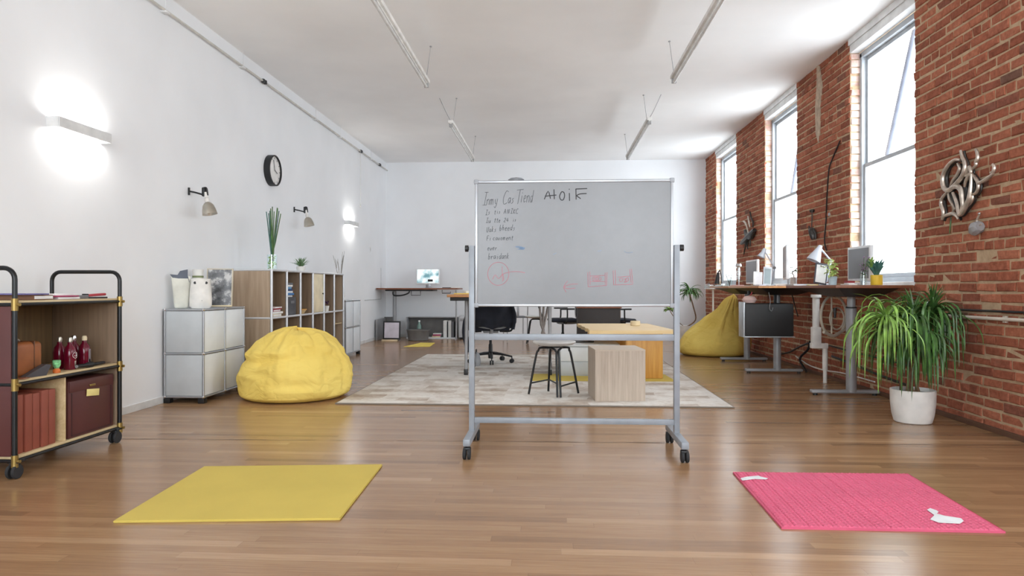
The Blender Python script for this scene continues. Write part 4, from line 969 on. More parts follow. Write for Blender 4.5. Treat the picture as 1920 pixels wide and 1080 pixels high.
# folding desk behind the whiteboard
t = thing('folding_desk', 'honey wood folding desk with grey splayed legs behind the whiteboard', 'desk', (-.51, 8.0, RG))
G().box(-.64, .62, -.68, .36, .885, .915, .004).build('tabletop', TEAK, t)
G().box(-.61, .59, -.64, .33, .845, .884, .003).build('frame', BLACK, t)
for x in (-.455, .50):
    for y in (-.46, .27):
        G().tube([(x*(1.0), y, .05), (x*.99, y*.92, .845)], [.016, .024], 12).build('leg', GREYST, t)
        G().box(x-.022, x+.022, y-.022, y+.022, 0, .065, .004).build('foot', BLACK, t)
for s in (-.09, -.03, .03): G().tube([(.46+s, -.02, .845), (.42+s*.3, -.05, .55), (.40-s, -.1, .30)], .013, 8).build('folding_strut', plain('taupe tube', (128, 118, 112), .4, .3), t)
G().tube([(.33, .05, .845), (.44, .1, .55)], .008, 8).build('brace', BLACK, t)
b = thing('paper_pile', 'loose yellow and white papers on the honey wood folding desk', 'papers', (-1.0, 7.75, RG+.9155)); G().box(-.12, .12, -.1, .1, 0, .012, .003).build('yellow_sheet', YELF, b); G().rbox((.10, .16, .02), (.26, .2, .04), .3, .006).build('white_stack', PAPER, b)

# ---- office chair
def office_chair(label, loc, rz, mesh=True, group='office chairs'):
    t = thing('office_chair', label, 'chair', loc, rz, group)
    hub = G().lathe([(0, .055), (.03, .055), (.035, .13), (.028, .14), (.026, .24), (.018, .25), (.018, .40), (0, .40)], (0, 0, 0), 16).build('gas_column', BLACK, t)
    for k in range(5):
        a = R_(-90+72*k); d = Vector((math.cos(a), math.sin(a), 0)); p = d*.29
        G().tube([d*.02+Vector((0, 0, .125)), d*.14+Vector((0, 0, .115)), p+Vector((0, 0, .085))], [.026, .022, .014], 8, flat=.8).build('base_arm', BLACK, t)
        c = G(); n_ = Vector((-d.y, d.x, 0)); c.tube([p+Vector((0, 0, .05)), p+Vector((0, 0, .09))], .008, 6)
        for q in (-.015, .015): c.tube([p+n_*(q-.009)+Vector((0, 0, .0285)), p+n_*(q+.009)+Vector((0, 0, .0285))], .0285, 16)
        c.build('caster', RUBBER, t)
    G().box(-.10, .10, -.09, .09, .395, .43, .01).build('seat_plate', GREYST, t)
    g = G(); g.box(-.24, .24, -.23, .23, .43, .49, .028, 4); g.build('seat', NAVY, t)
    for s in (-1, 1):
        G().tube(smooth_path([(s*.12, 0, .415), (s*.27, 0, .42), (s*.29, -.02, .52), (s*.285, -.02, .64)], 4), .013, 8).box(s*.285-.03, s*.285+.03, -.14, .1, .64, .665, .010).build('armrest', BLACK, t)
    G().tube(smooth_path([(0, -.05, .405), (0, -.27, .42), (0, -.31, .52), (0, -.31, .62)], 5), .02, 10).build('back_stem', GREYST, t)
    fr = [(-.20, -.27, .50), (-.235, -.27, .70), (-.21, -.30, .93), (0, -.32, .97), (.21, -.30, .93), (.235, -.27, .70), (.20, -.27, .50), (0, -.31, .47)]
    G().tube(smooth_path(fr+[fr[0]], 4)[:-1], .012, 8, closed=True).build('back_frame', GREYST, t)
    g = G(); N1 = 12
    rows = []
    for j in range(N1+1):
        z = .49+.46*j/N1; row = []
        for i in range(N1+1):
            u = -1+2*i/N1; wd = .20+.03*math.sin(j/N1*math.pi); row.append((u*wd, -.315+.045*u*u+.0-.015*math.sin(j/N1*3.1), z))
        rows.append(row)
    for off in (0,):
        V = [[g._v(p) for p in r] for r in rows]; V2 = [[g._v((p[0], p[1]+.006, p[2])) for p in r] for r in rows]
        for j in range(N1):
            for i in range(N1):
                g.b.faces.new([V[j][i], V[j][i+1], V[j+1][i+1], V[j+1][i]]); g.b.faces.new([V2[j][i], V2[j+1][i], V2[j+1][i+1], V2[j][i+1]])
        for i in range(N1): g.b.faces.new([V[0][i], V2[0][i], V2[0][i+1], V[0][i+1]]); g.b.faces.new([V[N1][i], V[N1][i+1], V2[N1][i+1], V2[N1][i]])
        for j in range(N1): g.b.faces.new([V[j][0], V[j+1][0], V2[j+1][0], V2[j][0]]); g.b.faces.new([V[j][N1], V2[j][N1], V2[j+1][N1], V[j+1][N1]])
    g.build('backrest', MESH, t)
    return t
oc = office_chair('black office chair with a dark jacket over its back, behind whiteboard', (-.80, 8.82, RG), R_(8))
dup(oc, (.20, 11.3, 0), R_(100), 'black office chair left of the dark brown chest at the back')
dup(oc, (1.12, 11.25, 0), R_(-70), 'black office chair right of the dark brown chest at the back')
# jacket draped over the chair back
g = G(); NJ = 40
rows = []
for j in range(17):
    f = j/16; z = .79-.33*f; row = []
    for i in range(NJ+1):
        u = -1+2*i/NJ; wd = .285+.02*math.sin(f*3)-.02*f
        fold = .018*math.sin(u*9+f*5)*f+.012*noise.noise(Vector((u*3, f*4, 2.2)))
        sag = .03*(u*u)*(1-f) - .035*math.sin(abs(u)*3.14)*f
        row.append((u*wd, -.375+.08*abs(u)**3+fold-.035*math.sin(f*3.14), z-sag))
    rows.append(row)
top = [(p[0]*.98, p[1]+.05, p[2]+.015) for p in rows[0]]; back = [(p[0]*.96, p[1]+.10, p[2]-.02) for p in rows[0]]; bk2 = [(p[0]*.94, p[1]+.105, p[2]-.22) for p in rows[0]]
allr = [bk2, back, top]+rows
V = [[g._v(p) for p in r] for r in allr]
for A, B in zip(V, V[1:]):
    for i in range(NJ): g.b.faces.new([A[i], A[i+1], B[i+1], B[i]])
jk = thing('jacket', 'dark navy jacket hung over the back of the office chair', 'jacket', (-.80, 8.82, RG), R_(8))
o = g.build('body', NAVY, jk); md = o.modifiers.new('t', 'SOLIDIFY'); md.thickness = .012; md.offset = 0
G().tube(smooth_path([(-.27, -.33, .78), (-.33, -.36, .60), (-.35, -.36, .42), (-.32, -.37, .28), (-.30, -.36, .17)], 5), [.035]*6+[.045]*6+[.05]*5+[.03, .02, .015, .008], 12, flat=.7).build('sleeve', NAVY, jk)
G().tube(smooth_path([(.25, -.33, .77), (.285, -.35, .66), (.285, -.35, .55), (.27, -.35, .46)], 5), [.035]*5+[.04]*6+[.03]*5, 12, flat=.7).build('sleeve', NAVY, jk)
b = thing('scarf', 'blue and yellow scarf tucked over the jacket', 'scarf', (-.72, 8.50, RG)); G().tube(smooth_path([(-.08, -.0, .79), (0, -.02, .81), (.08, 0, .80), (.13, .02, .77)], 4), .022, 10, flat=.8).build('blue_cloth', BLUE, b); G().tube(smooth_path([(-.14, -.0, .785), (-.09, -.02, .80), (-.04, 0, .795)], 4), .018, 10, flat=.8).build('yellow_cloth', YELF, b)
# bag by the desk leg
b = thing('tote_bag', 'small grey shoe bag on the rug behind the desk leg', 'bag', (-.95, 8.45, RG)); g = G(); g.lathe([(0, 0), (.06, 0), (.075, .05), (.06, .13), (.03, .17), (0, .175)], (0, 0, 0), 18, sq=(.8, 1.3)); g.build('body', plain('light grey nylon', (150, 150, 152), .7), b); G().tube(smooth_path([(0, -.05, .15), (0, -.02, .20), (0, .03, .20), (0, .05, .15)], 4), .006, 6).build('strap', BLACK, b)
# dark chest behind the pine table with wooden top
t = thing('dark_chest', 'dark brown chest with a wooden top behind the pine table', 'chest', (.73, 10.45, 0))
G().box(-.32, .32, -.25, .25, .0, .69, .004).build('body', DKPANEL, t); G().box(-.34, .34, -.27, .27, .6905, .712, .003).build('top', WALNUT, t)
# wire chair far back
t = thing('metal_chair', 'thin grey metal frame chair near the back wall left of the centre', 'chair', (-.66, 12.4, 0), R_(15))
for s in (-1, 1):
    G().tube([(s*.19, -.18, 0), (s*.19, -.17, .45), (s*.19, -.2, .62), (s*.18, -.24, .84)], .010, 8).build('leg', ALU, t); G().tube([(s*.19, .2, 0), (s*.19, .19, .45)], .010, 8).build('leg', ALU, t)
G().box(-.20, .20, -.18, .20, .45, .475, .01).build('seat', GREYF, t); G().tube([(-.18, -.24, .84), (.18, -.24, .84)], .010, 8).box(-.02, .02, -.235, -.215, .48, .84, .004).build('backrest', ALU, t)
# red paper flower on a stick
b = thing('pinwheel', 'tiny red flower on a thin stick rising behind the pine table', 'flower', (1.30, 12.6, 0)); G().tube([(0, 0, .02), (0, 0, .70)], .006, 6).build('stick', STEM, b)
g = G()
for k in range(7): a = k*.9; g.leaf((0, 0, .70), a, .06, .03, .5, .4, 3)
g.build('petals', REDM, b); G().lathe([(0, 0), (.07, 0), (.07, .02), (0, .025)], (0, 0, 0), 16).build('base', GREYST, b)

# ================================================================== back wall
t = thing('standing_desk', 'brown-topped standing desk against the back wall on the left', 'desk', (-2.58, 13.0, 0), 0)
G().rbox((.015, .0, .985), (1.57, .75, .03), R_(0), .004).build('tabletop', WALNUT, t)
G().box(-.62, .30, -.28, .28, .94, .969, .003).build('frame', BLACK, t)
G().tube([(-.50, 0, .03), (-.50, 0, .94)], .036, 14).build('leg', GREYST, t); G().box(-.545, -.455, -.33, .33, 0, .035, .006).build('foot', GREYST, t)
G().tube([(.762, -.27, .03), (.762, -.27, .96)], .014, 14).build('leg', GREYST, t); G().box(.745, .779, -.37, -.17, 0, .035, .006).build('foot', GREYST, t)
G().tube(smooth_path([(-.46, -.30, .93), (-.44, -.31, .86), (-.28, -.31, .86), (-.16, -.31, .90), (-.14, -.30, .94)], 4), .014, 8).build('cable', BLACK, t)
g = G(); 
for x0_, x1_ in ((-.10, .08),): g.tube([(x0_, -.32, .94), (x0_, -.32, .86), (x1_, -.32, .86), (x1_, -.32, .94)], .007, 6)
g.build('tray_bracket', BLACK, t)
G().tube([(.50, -.33, .96), (.50, -.33, .90), (.66, -.33, .90), (.66, -.33, .93)], .008, 6).build('crank', BLACK, t)
b = thing('desktop_computer', 'white all-in-one computer with a lit screen on the back desk', 'computer', (-2.42, 13.02, 1.0), R_(-2)); Z_ = .0
G().box(-.235, .235, -.012, .02, .07, .385, .008).build('case', plain('white plastic', (226, 228, 230), .35), b)
g = G().box(-.215, .215, -.0135, -.012, .10, .365); 
nt = NT('desktop wallpaper'); co = nt.coord('Object', (4, 1, 5)); nz = nt.noise(1.2, 5, co); cc = nt.ramp(nz.outputs[0], [(.38, (96, 140, 150)), (.48, (176, 200, 204)), (.55, (226, 232, 232))]); nt.out(cc, .3); nt.link(cc, nt.b.inputs['Emission Color']); nt.b.inputs['Emission Strength'].default_value = .6
g.build('screen', nt.m, b, False); G().box(.0, .10, -.0145, -.0136, .125, .17, .0).build('dark_window', BLACK, b, False)
G().box(-.06, .06, .0, .10, 0, .008, .002).box(-.05, .05, .03, .045, .008, .10, .003).build('stand', ALU, b)
g = G(); g.box(-.08, .08, -.05, .05, 0, .012, .004); solo(g, 'keyboard', BLACK, 'black keyboard right of the computer on the back desk', 'keyboard', (-2.02, 12.85, 1.0005))
g = G(); g.box(-.10, .10, -.07, .07, 0, .02, .004); solo(g, 'notebook', PAPER, 'white notebook at the right end of the back desk', 'notebook', (-1.90, 13.15, 1.0005))
# things on the floor along the back wall
b = thing('framed_picture', 'black framed white picture standing on the floor by the back left corner', 'picture', (-3.0, 12.42, .03)); b.rotation_euler = (R_(-6), 0, 0)
G().box(-.165, .165, -.012, .012, 0, .345, .003).build('frame', BLACK, b); G().box(-.138, .138, -.014, -.0121, .028, .317).build('print', plain('pale print', (214, 222, 226), .3), b)
b = thing('wood_block', 'low cream wooden block under the black framed picture', 'block', (-3.03, 12.46, 0)); G().box(-.16, .14, -.05, .06, 0, .028, .003).build('block', CREAM, b)
b = thing('display_board', 'tall grey folding board standing in the back left corner', 'board', (-3.22, 12.95, 0)); b.rotation_euler = (0, 0, 0); G().box(-.12, -.09, -.40, .25, 0, .40, .003).build('board', GREYST, b); G().box(-.12, .07, .26, .28, .0, .42, .003).build('flap', GREYBIN, b)
g = G(); prof_ = [(0, .0), (.15, 0), (.165, .01), (.19, .20), (.195, .205), (.185, .205), (.165, .03), (0, .02)]
b = thing('storage_bin', 'taupe grey plastic bin on the floor by the back wall', 'bin', (-2.52, 12.55, 0)); g.lathe(prof_, (0, 0, 0), 4*6, sq=(1.15, .75)); g.build('body', GREYBIN, b); G().lathe([(.19, .198), (.2, .198), (.2, .212), (.19, .212)], (0, 0, 0), 24, sq=(1.15, .75)).build('rim', GREYBIN, b)
b = thing('water_bottle', 'clear green tinted bottle on the shelf behind the taupe bin', 'bottle', (-2.62, 13.15, .02)); G().lathe([(0, 0), (.045, 0), (.045, .22), (.02, .27), (.02, .3), (0, .3)], (0, 0, 0), 16).build('body', plain('sea green plastic', (120, 150, 140), .3), b)
b.location.z = .026
G().lathe([(0, .3), (.022, .3), (.022, .33), (0, .33)], (0, 0, 0), 12).build('cap', PAPER, b)
t = thing('low_shelf', 'low open grey shelf along the back wall under the desk', 'shelf', (-2.35, 13.15, 0))
G().box(-.50, .50, .14, .16, .0, .42, .002).build('back_panel', GREYBIN, t); G().box(-.50, .50, -.14, .139, .0, .025, .002).build('bottom', USMW, t); G().box(-.50, .50, -.02, .139, .41, .425, .002).build('top', GREYST, t)
for s in (-1, 1): G().box(s*.50-.008, s*.50+.008, -.14, .16, .0, .425, .002).build('side_panel', GREYST, t)
for k, (cn, m, w_) in enumerate((('white', PAPER, .07), ('black', BLACK, .02), ('white', PAPER, .055), ('grey', GREYF, .05))):
    x = -2.12+sum((.074, .024, .059, .05)[:k]); g = G(); g.box(0, w_, -.10, .10, 0, .33-.02*(k % 2), .003); b = thing('binder', '%s binder in the low grey shelf, %s' % (cn, ('leftmost of the four', 'second from left', 'third from left', 'rightmost')[k]), 'binder', (x, 13.15, .0255), 0, 'binders in the low grey shelf'); g.build('cover', m, b)
stack('', '', '', -2.24, 13.12, .0255, .16, .20, [('book', 'cream book under red ones in low grey shelf', 'book', CREAM, .03, -.02, 0, 0), ('book', 'raspberry book on the cream book in low grey shelf', 'book', MAGENTA, .03, -.01, 0, .08), ('book', 'white book topmost in the low grey shelf pile', 'book', PAPER, .02, 0, 0, 0)])
t = thing('office_printer', 'pale grey computer tower standing right of the low grey shelf', 'computer', (-1.70, 13.05, 0)); t.name = 'computer_tower'
G().box(-.085, .085, -.2, .2, .04, .46, .008).build('case', plain('pale grey plastic', (190, 192, 196), .5), t); G().box(-.06, .06, -.203, -.2, .36, .41, .001).build('drive_bay', GREYST, t)
for x in (-.06, .06): G().box(x-.015, x+.015, -.18, .18, 0, .039, .004).build('foot', BLACK, t)
# small marks on the left wall near the corner
b = thing('wall_switch', 'small white wall switch near the back left corner', 'switch', (LW, 11.6, 1.42)); b.location = (LW, 12.25, 1.72); G().box(0, .01, -.04, .04, -.05, .05, .003).build('plate', TRIM, b); G().box(.01, .016, -.015, .015, -.025, .025, .002).build('rocker', plain('pale rocker', (190, 190, 190), .4), b)
b = thing('surface_cable', 'thin grey cable duct on the left wall near the back corner', 'cable', (LW+.001, 12.8, .78)); G().box(0, .01, -.9, .25, -.008, .008, .002).box(0, .01, .235, .25, .008, .62, .002).build('duct', plain('grey duct', (190, 192, 194), .5), b)
# ================================================================== right side: three pedestal desks along the brick wall
DT = 1.025
def pedestal_desk(label, x0, x1, y0, y1, colx, coly, fx0, fx1, mat, r):
    t = thing('standing_desk', label, 'desk', (colx, coly, 0), 0, 'pedestal desks along the brick wall'); of = t.location
    G().box(x0, x1, y0, y1, DT-.026, DT, .003).build('tabletop', mat, t, True, of)
    g = G(); zt, zb = DT-.027, DT-.105
    for ya, yb in ((y0+.06, y1-.06),):
        t_ = bmesh.new(); P = [(x0+.05, ya, zt), (x1-.08, ya, zt), (x1-.08, yb, zt), (x0+.05, yb, zt)]; Q = [(colx-.14, coly-.20, zb), (colx+.16, coly-.20, zb), (colx+.16, coly+.2, zb), (colx-.14, coly+.2, zb)]
        A = [t_.verts.new(p) for p in P]; B = [t_.verts.new(p) for p in Q]; t_.faces.new(A); t_.faces.new(B[::-1])
        for i in range(4): t_.faces.new([A[i], A[(i+1) % 4], B[(i+1) % 4], B[i]])
        g.merge(t_)
    g.build('under_frame', BLACK, t, False, of)
    G().lathe([(0, .03), (r, .03), (r, .80), (r*.9, .815), (r*.78, .82), (r*.78, zb+.0), (0, zb)], (colx, coly, 0), 28).build('column', GREYST, t, True, of)
    G().lathe([(r*.8, .812), (r*1.03, .812), (r*1.03, .824), (r*.8, .824)], (colx, coly, 0), 28).build('collar', RUBBER, t, True, of)
    G().box(fx0, fx1, coly-.035, coly+.035, .018, .05, .012, 3).build('foot_bar', GREYST, t, True, of)
    for x in (fx0+.04, fx1-.04): G().lathe([(0, 0), (.022, 0), (.022, .018), (0, .018)], (x, coly, 0), 12).build('foot', BLACK, t, True, of)
    return t
pedestal_desk('reddish brown topped standing desk by the brick wall, nearest the big plant', 2.41, 3.05, 5.80, 7.0, 2.80, 6.40, 2.43, 3.05, WALNUT, .046)
pedestal_desk('honey topped standing desk by the brick wall, middle of the three', 2.26, 3.05, 7.42, 8.66, 2.66, 8.02, 2.29, 2.95, TEAK, .043)
pedestal_desk('honey topped standing desk by the brick wall, farthest of the three', 2.34, 3.05, 8.80, 10.0, 2.68, 9.30, 2.32, 2.95, TEAK, .042)
def screen(label, x, y0, y1, z0, z1, rz=0, group='monitors on the standing desks'):
    """flat monitor in the plane of the wall, screen towards the room"""
    yc = (y0+y1)/2; L = (y1-y0)/2; t = thing('monitor', label, 'monitor', (x, yc, DT), rz, group); a, b = z0-DT, z1-DT
    G().box(0, .035, -L, L, a, b, .008, 3).build('case', plain('white plastic', (226, 228, 230), .35), t)
    G().box(-.0015, .001, -L+.022, L-.022, a+.022, b-.022).build('screen', SCREEN, t, False)
    G().box(.035, .09, -.07, .07, 0, .008, .002).box(-.08, .05, -.09, .09, 0, .008, .002).box(.036, .05, -.03, .03, .008, a+.12, .003).build('stand', ALU, t)
    return t
screen('white framed monitor with grey screen on the nearest standing desk', 2.83, 6.10, 6.55, 1.065, 1.385)
screen('white framed monitor with grey screen on the farthest standing desk', 2.75, 9.10, 9.60, 1.055, 1.385)
screen('white monitor seen edge-on, on the middle standing desk', 2.70, 7.63, 8.17, 1.10, 1.49, R_(-15))
def arm_lamp(label, Y, base, elbow, head, rim, rimr, mat, group=None, thick=.009, basey=None):
    B = onY(*base, Y); E_ = onY(*elbow, Y); H = onY(*head, Y); Rm = onY(*rim, Y)
    t = thing('desk_lamp', label, 'lamp', (B.x, Y, DT), 0, group); of = Vector((B.x, Y, DT))
    G().lathe([(0, 0), (.055, 0), (.055, .012), (.045, .02), (0, .022)], (0, 0, 0), 28).build('base', mat, t)
    G().tube([Vector((0, 0, .02)), E_-of], thick, 8).tube([Vector((.02, .012, .03)), E_-of+Vector((.01, .012, 0))], thick*.6, 6).build('lower_arm', mat, t)
    G().lathe([(0, -.012), (.018, -.012), (.018, .012), (0, .012)], E_-of, 14, M=Matrix.Rotation(R_(90), 4, 'X')).build('joint', GREYST, t)
    G().tube([E_-of, H-of], thick, 8).build('upper_arm', mat, t)
    d = (Rm-H); L = d.length; q = Vector((0, 0, -1)).rotation_difference(d.normalized()).to_matrix().to_4x4()
    G().lathe([(0, .025), (.018, .02), (.024, -.01), (rimr*.55, -L*.35), (rimr*.85, -L*.75), (rimr, -L), (rimr*.97, -L), (rimr*.8, -L*.73), (rimr*.5, -L*.33), (0, -.01)], H-of, 28, M=q).build('lamp_shade', mat, t)
    return t
LG = plain('light grey enamel', (192, 198, 208), .35, 0, .02)
arm_lamp('light grey articulated lamp on the nearest standing desk, left of its monitor', 6.72, (1547, 534), (1558, 489), (1537, 464), (1525, 489), .068, LG, 'articulated desk lamps')
arm_lamp('pale articulated lamp on the middle standing desk, left of the edge-on monitor', 7.95, (1445, 534), (1452, 502), (1433, 469), (1427, 482), .045, LG, 'articulated desk lamps', .008)
# leaning clipboard and pages
def leaning(name, label, cat, Y, x0, x1, ytop, ybot, frame, page, lean, group=None):
    a = onY(x0, ybot, Y); b_ = onY(x1, ytop, Y); w_ = b_.x-a.x; h = (b_.z-DT)/math.cos(R_(12))
    t = thing(name, label, cat, ((a.x+b_.x)/2, Y, DT+.004+abs(math.sin(lean))*w_/2), 0, group); t.rotation_euler = (R_(-10), lean, 0)
    G().box(-w_/2, w_/2, -.006, .006, 0, h, .003).build('backing', frame, t); G().box(-w_/2+.012, w_/2-.012, -.008, -.0061, .012, h-.02).build('page', page, t, False); return t
b = leaning('clipboard', 'dark clipboard with a white page standing on the nearest desk', 'clipboard', 6.62, 1525, 1549, 496, 534, plain('dark slate board', (60, 60, 68), .5), PAPER, R_(10)); G().box(-.02, .02, -.012, -.008, .168, .182, .002).build('clip', CHROME, b)
leaning('tablet', 'grey screen tablet leaning at the near end of the middle desk', 'tablet', 7.55, 1430, 1446, 502, 535, plain('silver frame', (190, 194, 198), .4), plain('grey green screen', (138, 150, 152), .3), R_(6))
leaning('sheet', 'white sheet of paper propped up behind the tablet on the middle desk', 'paper', 7.85, 1412, 1429, 511, 532, PAPER, plain('bright paper', (236, 236, 238), .6), R_(5))
# small things on the nearest desk
def pot_at(px, Y, z=DT): p = onY(px, 530, Y); return (p.x, Y, z)
b = thing('potted_plant', 'pale lime leafed plant in a light blue pot on the nearest desk', 'plant', pot_at(1561, 6.50)); G().lathe([(0, 0), (.034, 0), (.042, .085), (.038, .085), (.033, .07), (0, .07)], (0, 0, 0), 24).build('pot', CERB, b)
g = G()
for k in range(46):
    a = rnd.random()*6.28; z = .08+rnd.random()*.17; r_ = .012+.04*math.sin(z*12); g.leaf((r_*math.cos(a)*.6-.01, r_*math.sin(a)*.6, z), a, rnd.uniform(.035, .06), .03, rnd.uniform(-.2, .9), rnd.uniform(.4, 1.2), 4)
g.build('foliage', LEAFY, b); g = G()
for k in range(3): g.tube([(0, 0, .07), (-.01+.01*k, .01*k, .2)], .003, 5)
g.build('stem', LEAFL, b)
b = thing('flower_jar', 'clear jar of small purple flowers beside the yellow pot on the nearest desk', 'vase', pot_at(1619, 6.0)); G().lathe([(0, 0), (.028, 0), (.028, .09), (.02, .10), (.02, .12), (.018, .12), (.018, .098), (.026, .088), (.026, .004), (0, .004)], (0, 0, 0), 20).build('jar', JAR, b)
g = G(); h_ = G()
for k in range(9):
    a = rnd.random()*6.28; q = Vector((.06*math.cos(a)*rnd.random(), .06*math.sin(a)*rnd.random(), rnd.uniform(.13, .25))); g.tube([(0, 0, .02), q*.6+Vector((0, 0, .03)), q], .0018, 5); g.leaf(q*.7, a, .04, .012, .6, .5, 3)
    for m in range(4): h_.lathe([(0, -.006), (.007, 0), (0, .006)], q+Vector((rnd.uniform(-.012, .012), rnd.uniform(-.01, .01), rnd.uniform(-.02, .01))), 6)
g.build('stems', LEAF, b); h_.build('flowers', plain('mauve petals', (150, 120, 156), .6), b)
b = thing('succulent', 'teal succulent with upright leaves in a yellow pot on the nearest desk', 'plant', pot_at(1643.5, 5.98)); G().lathe([(0, 0), (.044, 0), (.047, .004), (.047, .088), (.042, .088), (.04, .075), (0, .075)], (0, 0, 0), 28).build('pot', CERY, b)
g = G()
for k in range(26): a = k*2.4; g.leaf((.012*math.cos(a), .012*math.sin(a), .075), a, rnd.uniform(.10, .17), .034, 1.25-.02*k+.25, .12, 5, .5)
g.build('leaves', LEAFB, b); g = G()
for k in range(16): a = k*2.4; g.leaf((-.045+.006*math.cos(a), .008*math.sin(a), .14+.004*k), a, .06, .016, 1.1, .5, 3)
g.tube([(-.01, 0, .08), (-.045, 0, .20)], .004, 6); g.build('sprig', LEAFL, b)
for k, (px, Y, sx_, sy_, h, m, lb, ct, nm) in enumerate(((1590, 6.22, .10, .12, .012, PAPER, 'white notepad below the monitor on the nearest desk', 'notepad', 'notepad'), (1573, 6.12, .05, .10, .02, plain('white box', (224, 224, 224), .5), 'small white box at the left of the monitor foot', 'box', 'small_box'))):
    p = pot_at(px, Y); g = G(); g.box(-sx_/2, sx_/2, -sy_/2, sy_/2, 0, h, .003); solo(g, nm, m, lb, ct, (2.70 if k == 0 else 2.66, Y, DT))
g = G()
for k in range(3): g.box(-.03+.01*k, .03+.01*k, -.05+.02*k, .04+.02*k, .009*k, .009*k+.0095, .003)
solo(g, 'red_wallet', REDM, 'red wallet lying in front of the monitor on the nearest desk', 'wallet', (2.71, 6.24, DT+.0125))
g = G(); g.box(-.05, .05, -.05, .05, 0, .012, .003); solo(g, 'sticky_notes', plain('pale yellow notes', (226, 208, 140), .7), 'pale yellow sticky notes at the edge of middle desk', 'notes', (2.86, 7.50, DT))
# middle desk
b = thing('bonsai', 'small bonsai tree in a slim white vase on the middle desk', 'plant', pot_at(1487, 8.2)); G().lathe([(0, 0), (.03, 0), (.034, .03), (.028, .10), (.03, .105), (.024, .105), (.022, .03), (0, .03)], (0, 0, 0), 20).build('vase', CERW, b)
G().tube(smooth_path([(0, 0, .05), (.01, 0, .12), (-.01, 0, .16), (.03, 0, .19)], 4), .006, 6).tube([(0, 0, .14), (-.06, .02, .17)], .004, 5).build('trunk', STEM, b)
g = G()
for k in range(70): a = rnd.random()*6.28; g.leaf((rnd.uniform(-.08, .08), rnd.uniform(-.05, .05), .18+rnd.uniform(-.03, .04)), a, .03, .016, rnd.uniform(-.2, .8), .4, 3)
g.build('foliage', LEAF, b)
b = thing('laptop', 'closed grey laptop lying on the middle desk beside the bonsai', 'laptop', (2.78, 7.60, DT), .1); G().box(-.13, .13, -.09, .09, 0, .011, .003).build('base', ALU, b); G().box(-.13, .13, -.09, .09, .0115, .019, .003).build('lid', USMG, b)
b = thing('document_tray', 'clear document holder jutting over the front edge of the middle desk', 'holder', (2.32, 7.52, DT)); G().box(-.06, .10, -.11, .05, 0, .004, .001).build('plate', PAPER, b); G().box(-.05, .02, -.105, .04, .0045, .012, .002).build('papers', plain('lilac paper', (196, 196, 214), .6), b)
# farthest desk
b = thing('chrome_lamp', 'small chrome lamp with a domed head on the farthest desk', 'lamp', pot_at(1385.5, 9.85)); G().lathe([(0, 0), (.05, 0), (.05, .01), (0, .014)], (0, 0, 0), 20).build('base', CHROME, b); G().tube([(0, 0, .01), (0, 0, .27)], .008, 8).build('stem', CHROME, b); G().lathe([(0, .33), (.04, .325), (.055, .29), (.05, .285), (0, .28)], (0, 0, 0), 20).build('lamp_shade', CHROME, b); G().lathe([(.02, .08), (.026, .12), (.03, .2), (.02, .28), (0, .28), ], (0, 0, 0), 16).build('bulb', JAR, b)
g = G(); g.box(-.08, .08, -.05, .05, 0, .015, .004); solo(g, 'notebook', plain('pink notebook', (206, 170, 168), .6), 'pale pink notebook on the near corner of the farthest desk', 'notebook', (2.45, 8.95, DT))
# acrylic side table
t = thing('side_table', 'tall white acrylic side table beyond the farthest desk', 'table', (2.62, 10.75, 0))
G().box(-.15, .16, -.18, .18, .985, 1.0, .003).build('top', plain('frosted acrylic', (214, 212, 210), .3), t); G().box(-.15, .16, -.18, -.174, 1.0005, 1.07, .002).box(-.15, -.144, -.17, .18, 1.0005, 1.07, .002).build('rim', JAR, t)
G().tube([(-.05, 0, .02), (-.05, 0, .985)], .014, 10).build('leg', CERW, t); G().lathe([(0, 0), (.13, 0), (.13, .012), (0, .02)], (-.05, 0, 0), 24).build('base', CERW, t)
b = thing('desk_lamp', 'black lamp with a bent arm on the acrylic side table', 'lamp', (2.71, 10.75, 1.0005)); G().lathe([(0, 0), (.045, 0), (.045, .012), (0, .018)], (.0, 0, 0), 18).build('base', BLACK, b); G().tube([(0, 0, .01), (0, .05, .18), (-.03, .02, .28)], .007, 6).build('arm', BLACK, b); G().lathe([(0, 0), (.02, -.01), (.04, -.19), (.036, -.19), (0, -.03)], (-.06, 0, .25), 18, M=Matrix.Rotation(.12, 4, 'Y')).build('lamp_shade', BLACK, b); G().tube([(-.03, .02, .28), (-.06, 0, .25)], .009, 6).build('joint', BLACK, b)
b = thing('pen_jar', 'clear jar holding dark pens at the far corner of the farthest desk', 'jar', pot_at(1368, 9.88)); G().lathe([(0, 0), (.04, 0), (.042, .11), (.039, .11), (.037, .005), (0, .005)], (0, 0, 0), 20).build('jar', JAR, b)
for dx, dy in ((.03, .01), (-.05, 0), (.0, .04)): G().tube([(0, 0, .006), (dx, dy, .17)], .005, 6).build('pen', BLACK, b)
